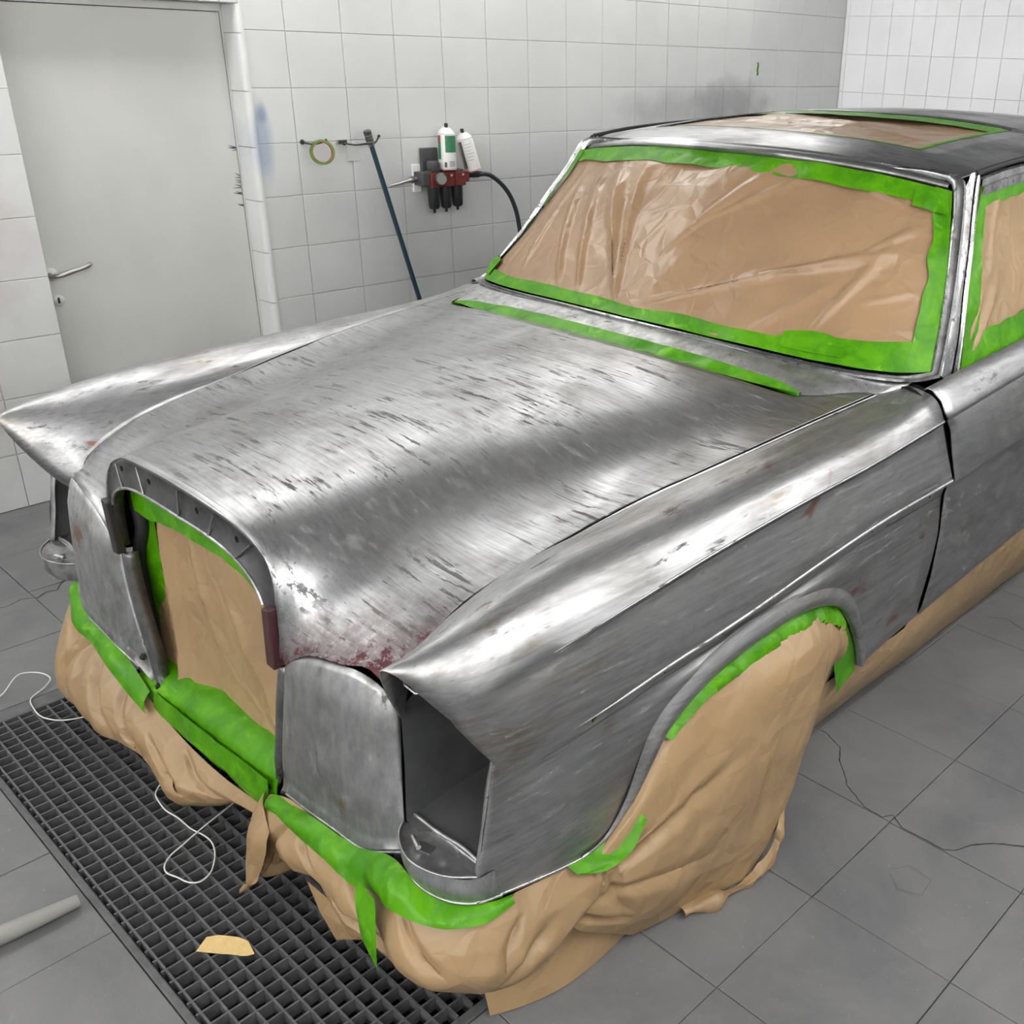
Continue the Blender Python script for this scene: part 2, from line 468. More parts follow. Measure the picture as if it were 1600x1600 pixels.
MT = dict(
    hood=steel('hood_steel', .47, .25, dash=(6, 66, 54), dash_on=(.575, .61), region=(.43, .56), rough=.31, brush=(7, 150, 90), primer=True, streak=.42, patch=(3, 3, 3)),
    fender=steel('fender_steel', .50, .28, dash=(46, 8, 60), dash_on=(.60, .645), region=(.46, .58), rough=.36, brush=(110, 5, 140), stains=.6, patch=(5, 2.4, 7), streak=.38),
    door=steel('door_steel', .44, .25, dash=(40, 16, 30), dash_on=(.57, .63), region=(.48, .60), rough=.38, brush=(60, 9, 60), patch=(4, 2.5, 6), streak=.35),
    roof=steel('roof_steel', .44, .18, dash=(8, 26, 26), dash_on=(.64, .70), rough=.30, brush=(9, 50, 50), patch=(2, 3, 3), fleck=.5, streak=.35),
    nose=steel('nose_steel', .56, .28, dash=(36, 36, 22), dash_on=(.60, .67), rough=.40, brush=(50, 50, 16), stains=.6, patch=(7, 7, 6), streak=.4),
    bright=steel('bright_steel', .66, .26, dash=(34, 34, 34), dash_on=(.58, .64), region=(.3, .5), rough=.22, brush=(24, 24, 24), patch=(10, 10, 10), streak=.3),
    line=steel('pressed_line', .60, .34, dash=(40, 10, 40), dash_on=(.58, .64), rough=.36, brush=(40, 6, 40), patch=(6, 6, 6), streak=.3),
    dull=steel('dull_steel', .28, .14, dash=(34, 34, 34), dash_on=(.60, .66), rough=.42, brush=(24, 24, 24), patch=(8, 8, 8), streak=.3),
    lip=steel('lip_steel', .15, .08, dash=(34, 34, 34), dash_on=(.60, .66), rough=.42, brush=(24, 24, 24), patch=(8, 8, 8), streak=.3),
    bucket=simple('bucket_grey', (.095, .096, .100, 1), .5, .3, noise_amt=.4, nscale=12),
    black=simple('black_rubber', (.012, .012, .013, 1), .55),
    dark=simple('dark_liner', (.010, .010, .011, 1), .8),
    gap=simple('gap_black', (.006, .006, .006, 1), .9, spec=.1),
    paper=paper('kraft_paper', lin(152, 126, 92)),
    paperws=paper('glossy_kraft', lin(150, 122, 93), .31, .3, .55),
    tape=tape('green_tape'),
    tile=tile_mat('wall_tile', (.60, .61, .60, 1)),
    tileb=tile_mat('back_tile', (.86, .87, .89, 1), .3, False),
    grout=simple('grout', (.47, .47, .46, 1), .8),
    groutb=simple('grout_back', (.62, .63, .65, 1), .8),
    slab=slab_mat('floor_slab'),
    joint=simple('floor_joint', (.105, .106, .107, 1), .8),
    crack=simple('floor_crack', (.014, .014, .015, 1), .9),
    doorp=simple('door_paint', (.55, .555, .53, 1), .4, noise_amt=.12, nscale=2.5, bmp=.03),
    ceil=simple('ceiling_filter', (.36, .365, .37, 1), .8),
    shell=simple('shell_paint', (.42, .43, .43, 1), .6),
    white=simple('white_paint', (.78, .78, .78, 1), .5),
    iron=simple('grating_iron', (.115, .117, .122, 1), .55, .2, noise_amt=.35, nscale=40, bmp=.2),
    pit=simple('pit_dark', (.006, .007, .009, 1), .7),
    wire=simple('white_wire', (.62, .62, .60, 1), .4),
    card=simple('cardboard', lin(216, 186, 128), .8, noise_amt=.15, nscale=60, bmp=.3),
    chrome=simple('chrome', (.62, .62, .62, 1), .18, 1.0),
    alu=simple('brushed_alu', (.42, .40, .39, 1), .35, 1.0),
    red=simple('red_body', (.20, .032, .022, 1), .4, noise_amt=.4, nscale=60),
    smoke=simple('smoked_bowl', (.020, .021, .023, 1), .22),
    hose=simple('black_hose', (.018, .024, .028, 1), .4),
    teal=simple('dark_teal_rod', (.012, .038, .052, 1), .35),
    grn=simple('can_green', (.045, .22, .11, 1), .35, noise_amt=.3, nscale=80),
    cream=simple('can_cream', (.66, .66, .64, 1), .35),
    redp=simple('can_red', (.45, .03, .03, 1), .35),
    core=simple('roll_core', (.28, .10, .065, 1), .7),
    pink=simple('can_pink', (.66, .36, .34, 1), .4),
    hosegrey=simple('grey_hose', (.24, .24, .225, 1), .7),
    light=emit('tube_light', (1, .985, .96, 1), LIGHT),
    lightw=emit('wall_fill_glow', (1, .985, .96, 1), LIGHT * .78),
)

# ================================================================== the booth
# ---- floor: dark stone slabs with recessed joints
PX_, X0_ = .3145, 1.080
PY_, Y0_ = .3165, .0765
G_X0, G_X1, G_Y0, G_Y1 = -.812, .806, -.316, .42      # opening of the floor grating
floor_parts = struct(mesh('floor', [(XW - .2, YF, -.012), (G_X0, YF, -.012), (G_X1, YF, -.012), (XR, YF, -.012),
    (XW - .2, G_Y0, -.012), (G_X0, G_Y0, -.012), (G_X1, G_Y0, -.012), (XR, G_Y0, -.012),
    (XW - .2, G_Y1, -.012), (G_X0, G_Y1, -.012), (G_X1, G_Y1, -.012), (XR, G_Y1, -.012),
    (XW - .2, YB, -.012), (G_X0, YB, -.012), (G_X1, YB, -.012), (XR, YB, -.012)],
    [(0, 1, 5, 4), (1, 2, 6, 5), (2, 3, 7, 6), (4, 5, 9, 8), (6, 7, 11, 10), (8, 9, 13, 12), (9, 10, 14, 13), (10, 11, 15, 14)], MT['joint'], None, False),
    'dark grey stone slab floor of the spray booth')

def chamfer_slab(w, d, h, c):
    V = [(0, 0, 0), (w, 0, 0), (w, d, 0), (0, d, 0), (0, 0, h - c), (w, 0, h - c), (w, d, h - c), (0, d, h - c), (c, c, h), (w - c, c, h), (w - c, d - c, h), (c, d - c, h)]
    F = [(0, 1, 5, 4), (1, 2, 6, 5), (2, 3, 7, 6), (3, 0, 4, 7), (4, 5, 9, 8), (5, 6, 10, 9), (6, 7, 11, 10), (7, 4, 8, 11), (8, 9, 10, 11)]
    return V, F
def slab_cells():
    for i in range(-11, 6):
        for j in range(-10, 18):
            x0, x1 = X0_ + i * PX_, X0_ + (i + 1) * PX_
            y0, y1 = Y0_ + j * PY_, Y0_ + (j + 1) * PY_
            x0, x1, y0, y1 = max(x0, XW - .13), min(x1, XR), max(y0, YF), min(y1, YB)
            if x1 - x0 < .03 or y1 - y0 < .03: continue
            # trim around the grating opening
            if x1 > G_X0 and x0 < G_X1 and y1 > G_Y0 and y0 < G_Y1:
                cells = []
                if x0 < G_X0: cells.append((x0, G_X0, y0, y1))
                if x1 > G_X1: cells.append((G_X1, x1, y0, y1))
                xa, xb = max(x0, G_X0), min(x1, G_X1)
                if y0 < G_Y0: cells.append((xa, xb, y0, G_Y0))
                if y1 > G_Y1: cells.append((xa, xb, G_Y1, y1))
                for c in cells:
                    if c[1] - c[0] > .025 and c[3] - c[2] > .025: yield c
            else: yield (x0, x1, y0, y1)
rest_v, rest_f = [], []
slab_cache = {}
for x0, x1, y0, y1 in slab_cells():
    seen = (x1 > .6 and y1 > -.4 and y0 < 2.9 and x0 < 1.9) or (x0 < -.7 and y1 > -.4 and y0 < 1.0) or (-.9 < x0 < 1.3 and y1 > -.75 and y0 < -.25)
    g = .0009
    dz = random.uniform(-.0012, .0008)
    if seen:
        key = (round(x1 - x0, 3), round(y1 - y0, 3))
        if key not in slab_cache:
            V, F = chamfer_slab(x1 - x0 - 2 * g, y1 - y0 - 2 * g, .012, .0012)
            o = mesh('slab', V, F, MT['slab'], None, False); slab_cache[key] = o.data
        else:
            o = bpy.data.objects.new('slab', slab_cache[key]); COL.objects.link(o)
        o.location = (x0 + g, y0 + g, -.012 + dz)
        o.parent = floor_parts
    else:
        V, F = chamfer_slab(x1 - x0 - 2 * g, y1 - y0 - 2 * g, .012, .0012)
        b0 = len(rest_v)
        rest_v += [(a + x0 + g, b + y0 + g, c - .012 + dz) for a, b, c in V]; rest_f += [tuple(b0 + i for i in f) for f in F]
o = mesh('far_slabs', rest_v, rest_f, MT['slab'], floor_parts, False); o['kind'] = 'stuff'

def ribbon(name, pts, w, z, mat_, parent, seed=0):
    P = np.array([(x, y, z) for x, y in pts]); n = len(P) * 9
    # straight jagged resample
    ts = np.r_[0, np.cumsum(np.linalg.norm(np.diff(P, axis=0), axis=1))]
    t = np.linspace(0, ts[-1], n)
    Q = np.stack([np.interp(t, ts, P[:, k]) for k in range(3)], 1)
    T = np.gradient(Q, axis=0); T /= np.linalg.norm(T, axis=1, keepdims=True)
    Nn = np.stack([-T[:, 1], T[:, 0], 0 * T[:, 0]], 1)
    V = []
    for i in range(n):
        jit = noise.noise(Vector((i * .37, seed, 0))) * .0022
        ww = w * (.7 + .6 * abs(noise.noise(Vector((i * .21, seed + 5, 0))))) * (1 if 2 < i < n - 3 else .4)
        V += [Q[i] + Nn[i] * (jit - ww), Q[i] + Nn[i] * (jit + ww)]
    F = [(2 * i, 2 * i + 2, 2 * i + 3, 2 * i + 1) for i in range(n - 1)]
    return mesh(name, V, F, mat_, parent, False)
ribbon('crack', [(.755, 1.209), (.782, 1.213), (.845, 1.183), (.874, 1.136), (.924, 1.087), (.937, 1.069), (1.009, 1.03), (1.059, 1.027), (1.073, 1.051), (1.112, 1.027), (1.165, 1.029), (1.214, 1.028), (1.234, 1.044), (1.253, 1.087), (1.29, 1.13), (1.341, 1.163), (1.45, 1.22)], .0016, .0009, MT['crack'], floor_parts, 1)
ribbon('crack', [(-1.46, -.06), (-1.388, -.02), (-1.382, -.003), (-1.4, .043), (-1.377, .083), (-1.399, .114), (-1.387, .144), (-1.421, .164), (-1.5, .26)], .0018, .0009, MT['crack'], floor_parts, 2)
ribbon('crack', [(.80, 2.08), (.86, 2.12), (.93, 2.09), (1.02, 2.13), (1.1, 2.10)], .0012, .0009, MT['crack'], floor_parts, 3)
ribbon('crack', [(1.157, .887), (1.184, .932), (1.239, .926), (1.246, .871), (1.201, .851), (1.157, .887)], .0010, .0009, MT['joint'], floor_parts, 4)
ribbon('crack', [(1.33, .42), (1.36, .46), (1.395, .47), (1.43, .44)], .0014, .0009, MT['crack'], floor_parts, 5)

# ---- left wall with its door recess
DY0, DY1, DZ1, XD = .553, 1.392, 1.720, -2.248
wl = struct(mesh('wall_left', [
    (XW - .006, YF, 0), (XW - .006, DY0, 0), (XW - .006, DY0, DZ1), (XW - .006, DY1, DZ1), (XW - .006, DY1, 0), (XW - .006, YB, 0),
    (XW - .006, YB, ZC), (XW - .006, DY1, ZC), (XW - .006, DY0, ZC), (XW - .006, YF, ZC),
    (XD - .02, DY0, 0), (XD - .02, DY0, DZ1), (XD - .02, DY1, DZ1), (XD - .02, DY1, 0)],
    [(0, 1, 2, 8, 9), (2, 3, 7, 8), (4, 5, 6, 7, 3), (1, 10, 11, 2), (2, 11, 12, 3), (3, 12, 13, 4)], MT['grout'], None, False), 'pale tiled left wall of the spray booth')
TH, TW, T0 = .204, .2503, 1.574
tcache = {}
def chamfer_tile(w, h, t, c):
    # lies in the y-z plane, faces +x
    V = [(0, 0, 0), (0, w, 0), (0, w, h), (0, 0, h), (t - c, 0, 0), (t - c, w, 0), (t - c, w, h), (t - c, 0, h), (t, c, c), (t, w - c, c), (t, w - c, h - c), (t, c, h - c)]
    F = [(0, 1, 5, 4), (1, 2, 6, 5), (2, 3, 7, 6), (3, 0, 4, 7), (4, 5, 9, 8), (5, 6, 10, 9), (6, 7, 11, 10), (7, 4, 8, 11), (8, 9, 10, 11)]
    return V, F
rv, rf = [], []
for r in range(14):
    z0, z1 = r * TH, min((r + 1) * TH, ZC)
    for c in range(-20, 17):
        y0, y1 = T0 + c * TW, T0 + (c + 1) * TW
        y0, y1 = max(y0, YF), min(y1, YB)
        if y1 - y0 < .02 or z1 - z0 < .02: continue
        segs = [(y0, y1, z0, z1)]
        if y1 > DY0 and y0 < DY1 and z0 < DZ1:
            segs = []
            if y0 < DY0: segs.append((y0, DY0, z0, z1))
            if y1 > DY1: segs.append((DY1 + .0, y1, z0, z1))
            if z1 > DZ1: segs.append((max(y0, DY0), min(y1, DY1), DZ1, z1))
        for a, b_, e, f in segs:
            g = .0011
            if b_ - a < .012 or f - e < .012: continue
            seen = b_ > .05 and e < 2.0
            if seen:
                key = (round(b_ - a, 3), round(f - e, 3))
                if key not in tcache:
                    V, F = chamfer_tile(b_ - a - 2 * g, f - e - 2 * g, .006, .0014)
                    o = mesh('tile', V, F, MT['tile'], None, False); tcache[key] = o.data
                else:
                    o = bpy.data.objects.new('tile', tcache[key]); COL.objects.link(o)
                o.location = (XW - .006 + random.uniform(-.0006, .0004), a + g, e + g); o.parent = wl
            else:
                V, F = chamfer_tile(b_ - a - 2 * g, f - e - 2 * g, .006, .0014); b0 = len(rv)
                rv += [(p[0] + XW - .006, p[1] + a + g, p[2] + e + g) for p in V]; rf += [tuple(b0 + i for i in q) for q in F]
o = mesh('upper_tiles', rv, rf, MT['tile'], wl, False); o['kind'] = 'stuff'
# rounded tiles lining the right side of the door recess
for r in range(9):
    z0, z1 = r * TH + .0012 - .012, min((r + 1) * TH - .012, DZ1) - .0012
    z0 = max(z0, 0)
    if z1 - z0 < .03: continue
    prof = [(XD, DY1 - .001), (XD, DY1 - .014), (XW - .030, DY1 - .014), (XW - .012, DY1 - .012), (XW - .001, DY1 - .006), (XW + .004, DY1 + .004), (XW + .004, DY1 + .012), (XW - .003, DY1 + .012)]
    n = len(prof)
    V = [(x, y, z) for z in (z0, z1) for x, y in prof]
    F = [(i, (i + 1) % n, n + (i + 1) % n, n + i) for i in range(n)] + [tuple(range(n))[::-1], tuple(range(n, 2 * n))]
    mesh('reveal_tile', V, F, MT['tile'], wl, True, 40)

# ---- steel door in the recess
d1 = bpy.data.objects.new('door_1', None); COL.objects.link(d1); d1.location = (XD, DY0, 0); LOC['door_1'] = Vector((XD, DY0, 0))
struct(d1, 'plain off-white steel door set in the tiled left wall')
box('door_leaf', (XD - .02, DY0 + .004, .004), (XD, DY1 - .022, DZ1 - .03), MT['doorp'], d1, .002)
box('door_frame', (XD - .02, DY1 - .020, 0), (XD + .006, DY1 - .0145, DZ1), MT['doorp'], d1)
box('door_frame', (XD - .02, DY0 + .001, DZ1 - .027), (XD + .010, DY1 - .02, DZ1 - .001), MT['doorp'], d1)
hd = tube('door_handle', [(XD, .592, .800), (XD + .045, .592, .800), (XD + .055, .605, .802), (XD + .055, .66, .814), (XD + .054, .715, .828), (XD + .046, .722, .830)], .0085, MT['alu'], d1, 10, n=30)
lathe('handle_rose', [(.024, 0), (.024, .004), (.018, .008)], (XD, .598, .80), (1, 0, 0), MT['doorp'], hd, 20)
pl = lathe('lock_plate', [(.020, 0), (.020, .003), (.017, .005)], (XD, .606, .705), (1, 0, 0), MT['doorp'], d1, 20)
box('keyhole', (XD + .004, .601, .695), (XD + .0056, .609, .716), MT['black'], pl, .001)
for k in range(15):
    z = .98 + .235 * random.random()
    y = DY1 - .024
    tube('scuff_mark', [(XD + .0006, y, z), (XD + .0006, y - .012 - .03 * random.random(), z + random.uniform(-.004, .012))], [.0022, .0004], MT['bucket'], d1, 4)

# ---- back wall
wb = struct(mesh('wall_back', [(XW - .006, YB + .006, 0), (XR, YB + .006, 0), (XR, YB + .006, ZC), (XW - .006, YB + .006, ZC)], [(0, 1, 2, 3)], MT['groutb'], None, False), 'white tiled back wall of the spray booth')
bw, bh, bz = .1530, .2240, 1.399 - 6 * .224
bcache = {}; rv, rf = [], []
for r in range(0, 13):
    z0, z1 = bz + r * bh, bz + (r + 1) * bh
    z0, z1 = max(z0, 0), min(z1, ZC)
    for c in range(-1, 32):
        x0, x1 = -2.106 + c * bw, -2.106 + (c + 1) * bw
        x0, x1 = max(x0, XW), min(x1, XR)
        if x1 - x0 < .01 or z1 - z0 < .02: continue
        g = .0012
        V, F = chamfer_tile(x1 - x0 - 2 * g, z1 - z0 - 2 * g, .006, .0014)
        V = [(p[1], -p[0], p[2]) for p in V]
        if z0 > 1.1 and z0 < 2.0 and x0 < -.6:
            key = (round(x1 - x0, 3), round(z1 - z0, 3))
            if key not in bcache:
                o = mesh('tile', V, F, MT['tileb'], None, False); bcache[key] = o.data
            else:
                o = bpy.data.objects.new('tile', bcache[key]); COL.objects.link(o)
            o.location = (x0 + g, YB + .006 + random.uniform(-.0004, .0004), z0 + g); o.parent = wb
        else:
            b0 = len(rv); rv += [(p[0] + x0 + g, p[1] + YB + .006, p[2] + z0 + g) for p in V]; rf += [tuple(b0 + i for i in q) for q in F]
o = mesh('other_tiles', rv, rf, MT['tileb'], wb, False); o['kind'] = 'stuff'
# ---- the rest of the shell
struct(mesh('wall_right', [(XR, YF, 0), (XR, YB, 0), (XR, YB, ZC), (XR, YF, ZC)], [(0, 3, 2, 1)], MT['shell'], None, False), 'pale right wall of the booth, out of view')
struct(mesh('wall_front', [(XW, YF, 0), (XR, YF, 0), (XR, YF, ZC), (XW, YF, ZC)], [(0, 3, 2, 1)], MT['shell'], None, False), 'pale front wall of the booth, behind the viewer')
struct(mesh('ceiling', [(XW - .2, YF, ZC), (XR, YF, ZC), (XR, YB, ZC), (XW - .2, YB, ZC)], [(0, 1, 2, 3)], MT['ceil'], None, False), 'grey filter ceiling of the booth, out of view')
# fluorescent light boxes: along both ceiling edges, plus fill boxes added on the right and front walls
def light_box(name, label, c, half, axis, group):
    t = thing(name, label, 'light', c, group)
    h = list(half); h[axis] = .022
    c = np.array(c, float); h = np.array(h)
    box('housing', tuple(c - h), tuple(c + h), MT['white'], t, .004)
    s = {0: -1, 1: 1, 2: -1}[axis]
    q = h * .93; q[axis] = .005
    d = c.copy(); d[axis] += s * .0285
    box('diffuser', tuple(d - q), tuple(d + q), MT['light'] if axis != 0 else MT['lightw'], t)
for x, w in ((-1.72, 'left'), (2.1, 'right')):
    for k in range(5):
        light_box('ceiling_light', 'white fluorescent ceiling fixture along the %s wall, out of view' % w, (x, -1.9 + k * 1.5, ZC - .024), (.17, .62, 0), 2, 'fluorescent fixtures on the booth ceiling')
for k in range(4):
    light_box('fill_light', 'white fill light added high on the right wall, out of view', (XR - .024, -1.6 + k * 1.6, 1.95), (0, .62, .26), 0, 'fill lights added on the right wall')
for k in range(3):
    light_box('fill_light', 'white fill light added on the front wall, out of view', (-1.2 + k * 1.6, YF + .024, 1.75), (.62, 0, .36), 1, 'fill lights added on the front wall')

# ---- floor grating over the pit
gr = thing('floor_grating', 'dark steel bar grating set in the floor under the car nose', 'grating', (0, G_Y0, 0))
FX0, FX1, FY0 = -.757, .782, -.299
for nm, lo, hi in (('frame_bar', (G_X0 + .002, G_Y0 + .001, -.035), (G_X1 - .002, FY0, .0)), ('frame_bar', (G_X0 + .002, FY0 + .001, -.035), (FX0, G_Y1, .0)), ('frame_bar', (FX1, FY0 + .001, -.035), (G_X1 - .002, G_Y1, .0))):
    box(nm, lo, hi, MT['iron'], gr, .003)
P_ = .0345
lm = None
y = -.2535
k = 0
while y < G_Y1 - .02:
    if lm is None:
        o = box('bearing_bar', (FX0 + .002, -.0021, -.036), (FX1 - .002, .0021, -.0005), MT['iron'], None); lm = o.data
    else:
        o = bpy.data.objects.new('bearing_bar', lm); COL.objects.link(o)
    o.parent = gr; o.matrix_parent_inverse = Matrix.Translation(-LOC['floor_grating']); o.location = (0, y, 0)
    y += P_
o = bpy.data.objects.new('bearing_bar', lm); COL.objects.link(o); o.parent = gr; o.matrix_parent_inverse = Matrix.Translation(-LOC['floor_grating']); o.location = (0, -.288, 0)
cm = None
x = .025 - .0345 * 22
while x < FX1 - .006:
    if x > FX0 + .006:
        if cm is None:
            o = box('cross_bar', (-.0019, FY0 + .002, -.030), (.0019, G_Y1 - .01, -.0014), MT['iron'], None); cm = o.data
        else:
            o = bpy.data.objects.new('cross_bar', cm); COL.objects.link(o)
        o.parent = gr; o.matrix_parent_inverse = Matrix.Translation(-LOC['floor_grating']); o.location = (x, 0, 0)
    x += .0345
struct(mesh('floor_pit', [(G_X0, G_Y0, -.012), (G_X1, G_Y0, -.012), (G_X1, G_Y1, -.012), (G_X0, G_Y1, -.012), (G_X0, G_Y0, -.22), (G_X1, G_Y0, -.22), (G_X1, G_Y1, -.22), (G_X0, G_Y1, -.22)],
    [(0, 1, 5, 4), (1, 2, 6, 5), (2, 3, 7, 6), (3, 0, 4, 7), (4, 5, 6, 7)], MT['pit'], None, False), 'dark pit under the floor grating')

# ================================================================== the car
car = thing('sedan_car', 'old four-door sedan stripped to bare sanded steel, masked for painting', 'car', (0, 1.9, 0))

# ---- hood
seam = [(.648, .045, .600), (.646, .055, .625), (.645, .071, .666), (.645, .095, .686), (.645, .127, .704), (.645, .184, .730), (.650, .289, .757), (.658, .441, .784), (.674, .594, .811), (.695, .758, .831), (.711, .906, .847), (.729, 1.114, .866), (.746, 1.312, .882)]
hood_lines = [
    [(0, .0, .815), (0, .15, .832), (0, .3, .847), (0, .6, .872), (0, .9, .893), (0, 1.118, .906)],
    [(.10, .0, .813), (.105, .15, .829), (.11, .3, .844), (.13, .6, .870), (.145, .9, .891), (.155, 1.120, .905)],
    [(.195, .003, .805), (.205, .12, .819), (.22, .3, .834), (.26, .6, .860), (.30, .9, .885), (.32, 1.124, .902)],
    [(.245, .006, .796), (.262, .11, .807), (.285, .232, .816), (.32, .385, .826), (.38, .6, .846), (.43, .87, .871), (.45, 1.128, .898)],
    [(.278, .009, .783), (.292, .108, .797), (.322, .232, .800), (.358, .385, .806), (.43, .6, .822), (.49, .85, .850), (.53, 1.135, .892)],
    [(.318, .009, .762), (.335, .10, .776), (.37, .23, .778), (.415, .39, .788), (.485, .6, .806), (.545, .85, .838), (.59, 1.145, .886)],
    [(.342, .006, .732), (.365, .08, .752), (.405, .20, .762), (.46, .37, .776), (.53, .58, .799), (.59, .85, .834), (.635, 1.165, .882)],
    [(.353, .001, .685), (.385, .06, .722), (.435, .17, .748), (.50, .34, .768), (.572, .56, .796), (.63, .84, .834), (.668, 1.20, .882)],
    [(.353, .0, .630), (.405, .05, .692), (.465, .14, .733), (.54, .31, .761), (.61, .54, .796), (.662, .83, .835), (.690, 1.25, .883)],
    [(.347, .0, .560), (.42, .03, .652), (.50, .10, .712), (.575, .26, .752), (.64, .52, .797), (.685, .83, .837), (.712, 1.285, .883)],
    [(.442, .0, .621), (.50, .035, .668), (.565, .10, .710), (.615, .25, .748), (.655, .51, .795), (.696, .83, .838), (.728, 1.302, .883)],
    [(.545, .008, .644), (.585, .045, .674), (.615, .10, .703), (.635, .22, .742), (.660, .47, .789), (.698, .79, .834), (.738, 1.310, .8825)],
    [(.604, .022, .655), (.625, .05, .668), (.635, .09, .692), (.642, .20, .736), (.656, .44, .784), (.694, .757, .8315), (.742, 1.312, .882)],
    seam,
]
half = loft(hood_lines, 64, [4, 4, 3, 3, 3, 3, 3, 3, 3, 3, 3, 3, 2])
full = np.concatenate([half[::-1] * np.array([-1, 1, 1]), half[1:]], 0)
# relax the surface between its edges so that the pressed valley runs smooth
for _ in range(26):
    inner = full[1:-1, 1:-1]
    avg = (full[:-2, 1:-1] + full[2:, 1:-1] + full[1:-1, :-2] + full[1:-1, 2:]) / 4
    full[1:-1, 1:-1] = inner * .55 + avg * .45
grid('hood', full, MT['hood'], car, flip=False, solid=.003, off=-1)
hood = bpy.data.objects['hood']
# front lip of the hood: flat dark return face around the grille opening
arch_o = [(0, .0, .815), (.10, .0, .813), (.195, .003, .805), (.245, .006, .796), (.278, .009, .783), (.318, .009, .762), (.342, .006, .732), (.353, .001, .685), (.353, .0, .630), (.347, .0, .560)]
arch_i = [(0, -.004, .750), (.10, -.004, .750), (.18, -.004, .746), (.225, -.004, .738), (.255, -.004, .728), (.288, -.004, .710), (.309, -.004, .686), (.320, -.004, .65), (.326, -.004, .61), (.328, -.004, .565)]
ao, ai = curve(arch_o, 50), curve(arch_i, 50)
am = (ao + ai) / 2 + np.array([0, .006, 0])
ab = ai + np.array([0, .022, .002])
H = np.stack([ao, ao * .85 + ai * .15 + np.array([0, .003, 0]), am, ai * .97 + ao * .03, ai + np.array([0, .004, -.002]), ab])
full_lip = np.concatenate([H[:, ::-1] * np.array([-1, 1, 1]), H[:, 1:]], 1)
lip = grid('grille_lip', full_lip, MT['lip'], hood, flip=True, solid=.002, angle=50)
lb = np.concatenate([ai[::-1] * np.array([-1, 1, 1]), ai[1:]], 0) + np.array([0, -.001, 0])
tube('lip_bead', lb[12:-12], .0032, MT['nose'], hood, 6)
for sx in (-.24, -.10, .10, .24):       # clip holes and pressed ribs on the lip
    k = np.argmin(abs(ao[:, 0] - abs(sx))); p = ao[k] * .62 + ai[k] * .38
    lathe('clip_hole', [(.0065, 0), (.0065, .001)], (sx, p[1] - .0015, p[2]), (0, -1, 0), MT['gap'], hood, 12)
for sx in (-.29, -.16, .02, .17, .28):
    k = np.argmin(abs(ao[:, 0] - abs(sx))); a, b2 = ao[k] * .88 + ai[k] * .12, ai[k]
    s = 1 if sx > 0 else -1
    tube('pressed_rib', [(s * a[0], a[1] - .001, a[2]), (s * b2[0] * .98, b2[1] - .001, b2[2] + .003)], .0022, MT['dull'], hood, 6)
tube('hood_edge_bead', [(x, y + .001, z + .0012) for x, y, z in arch_o], .0022, MT['hood'], hood, 6, n=50)
tube('hood_edge_bead', [(-x, y + .001, z + .0012) for x, y, z in arch_o], .0022, MT['hood'], hood, 6, n=50)

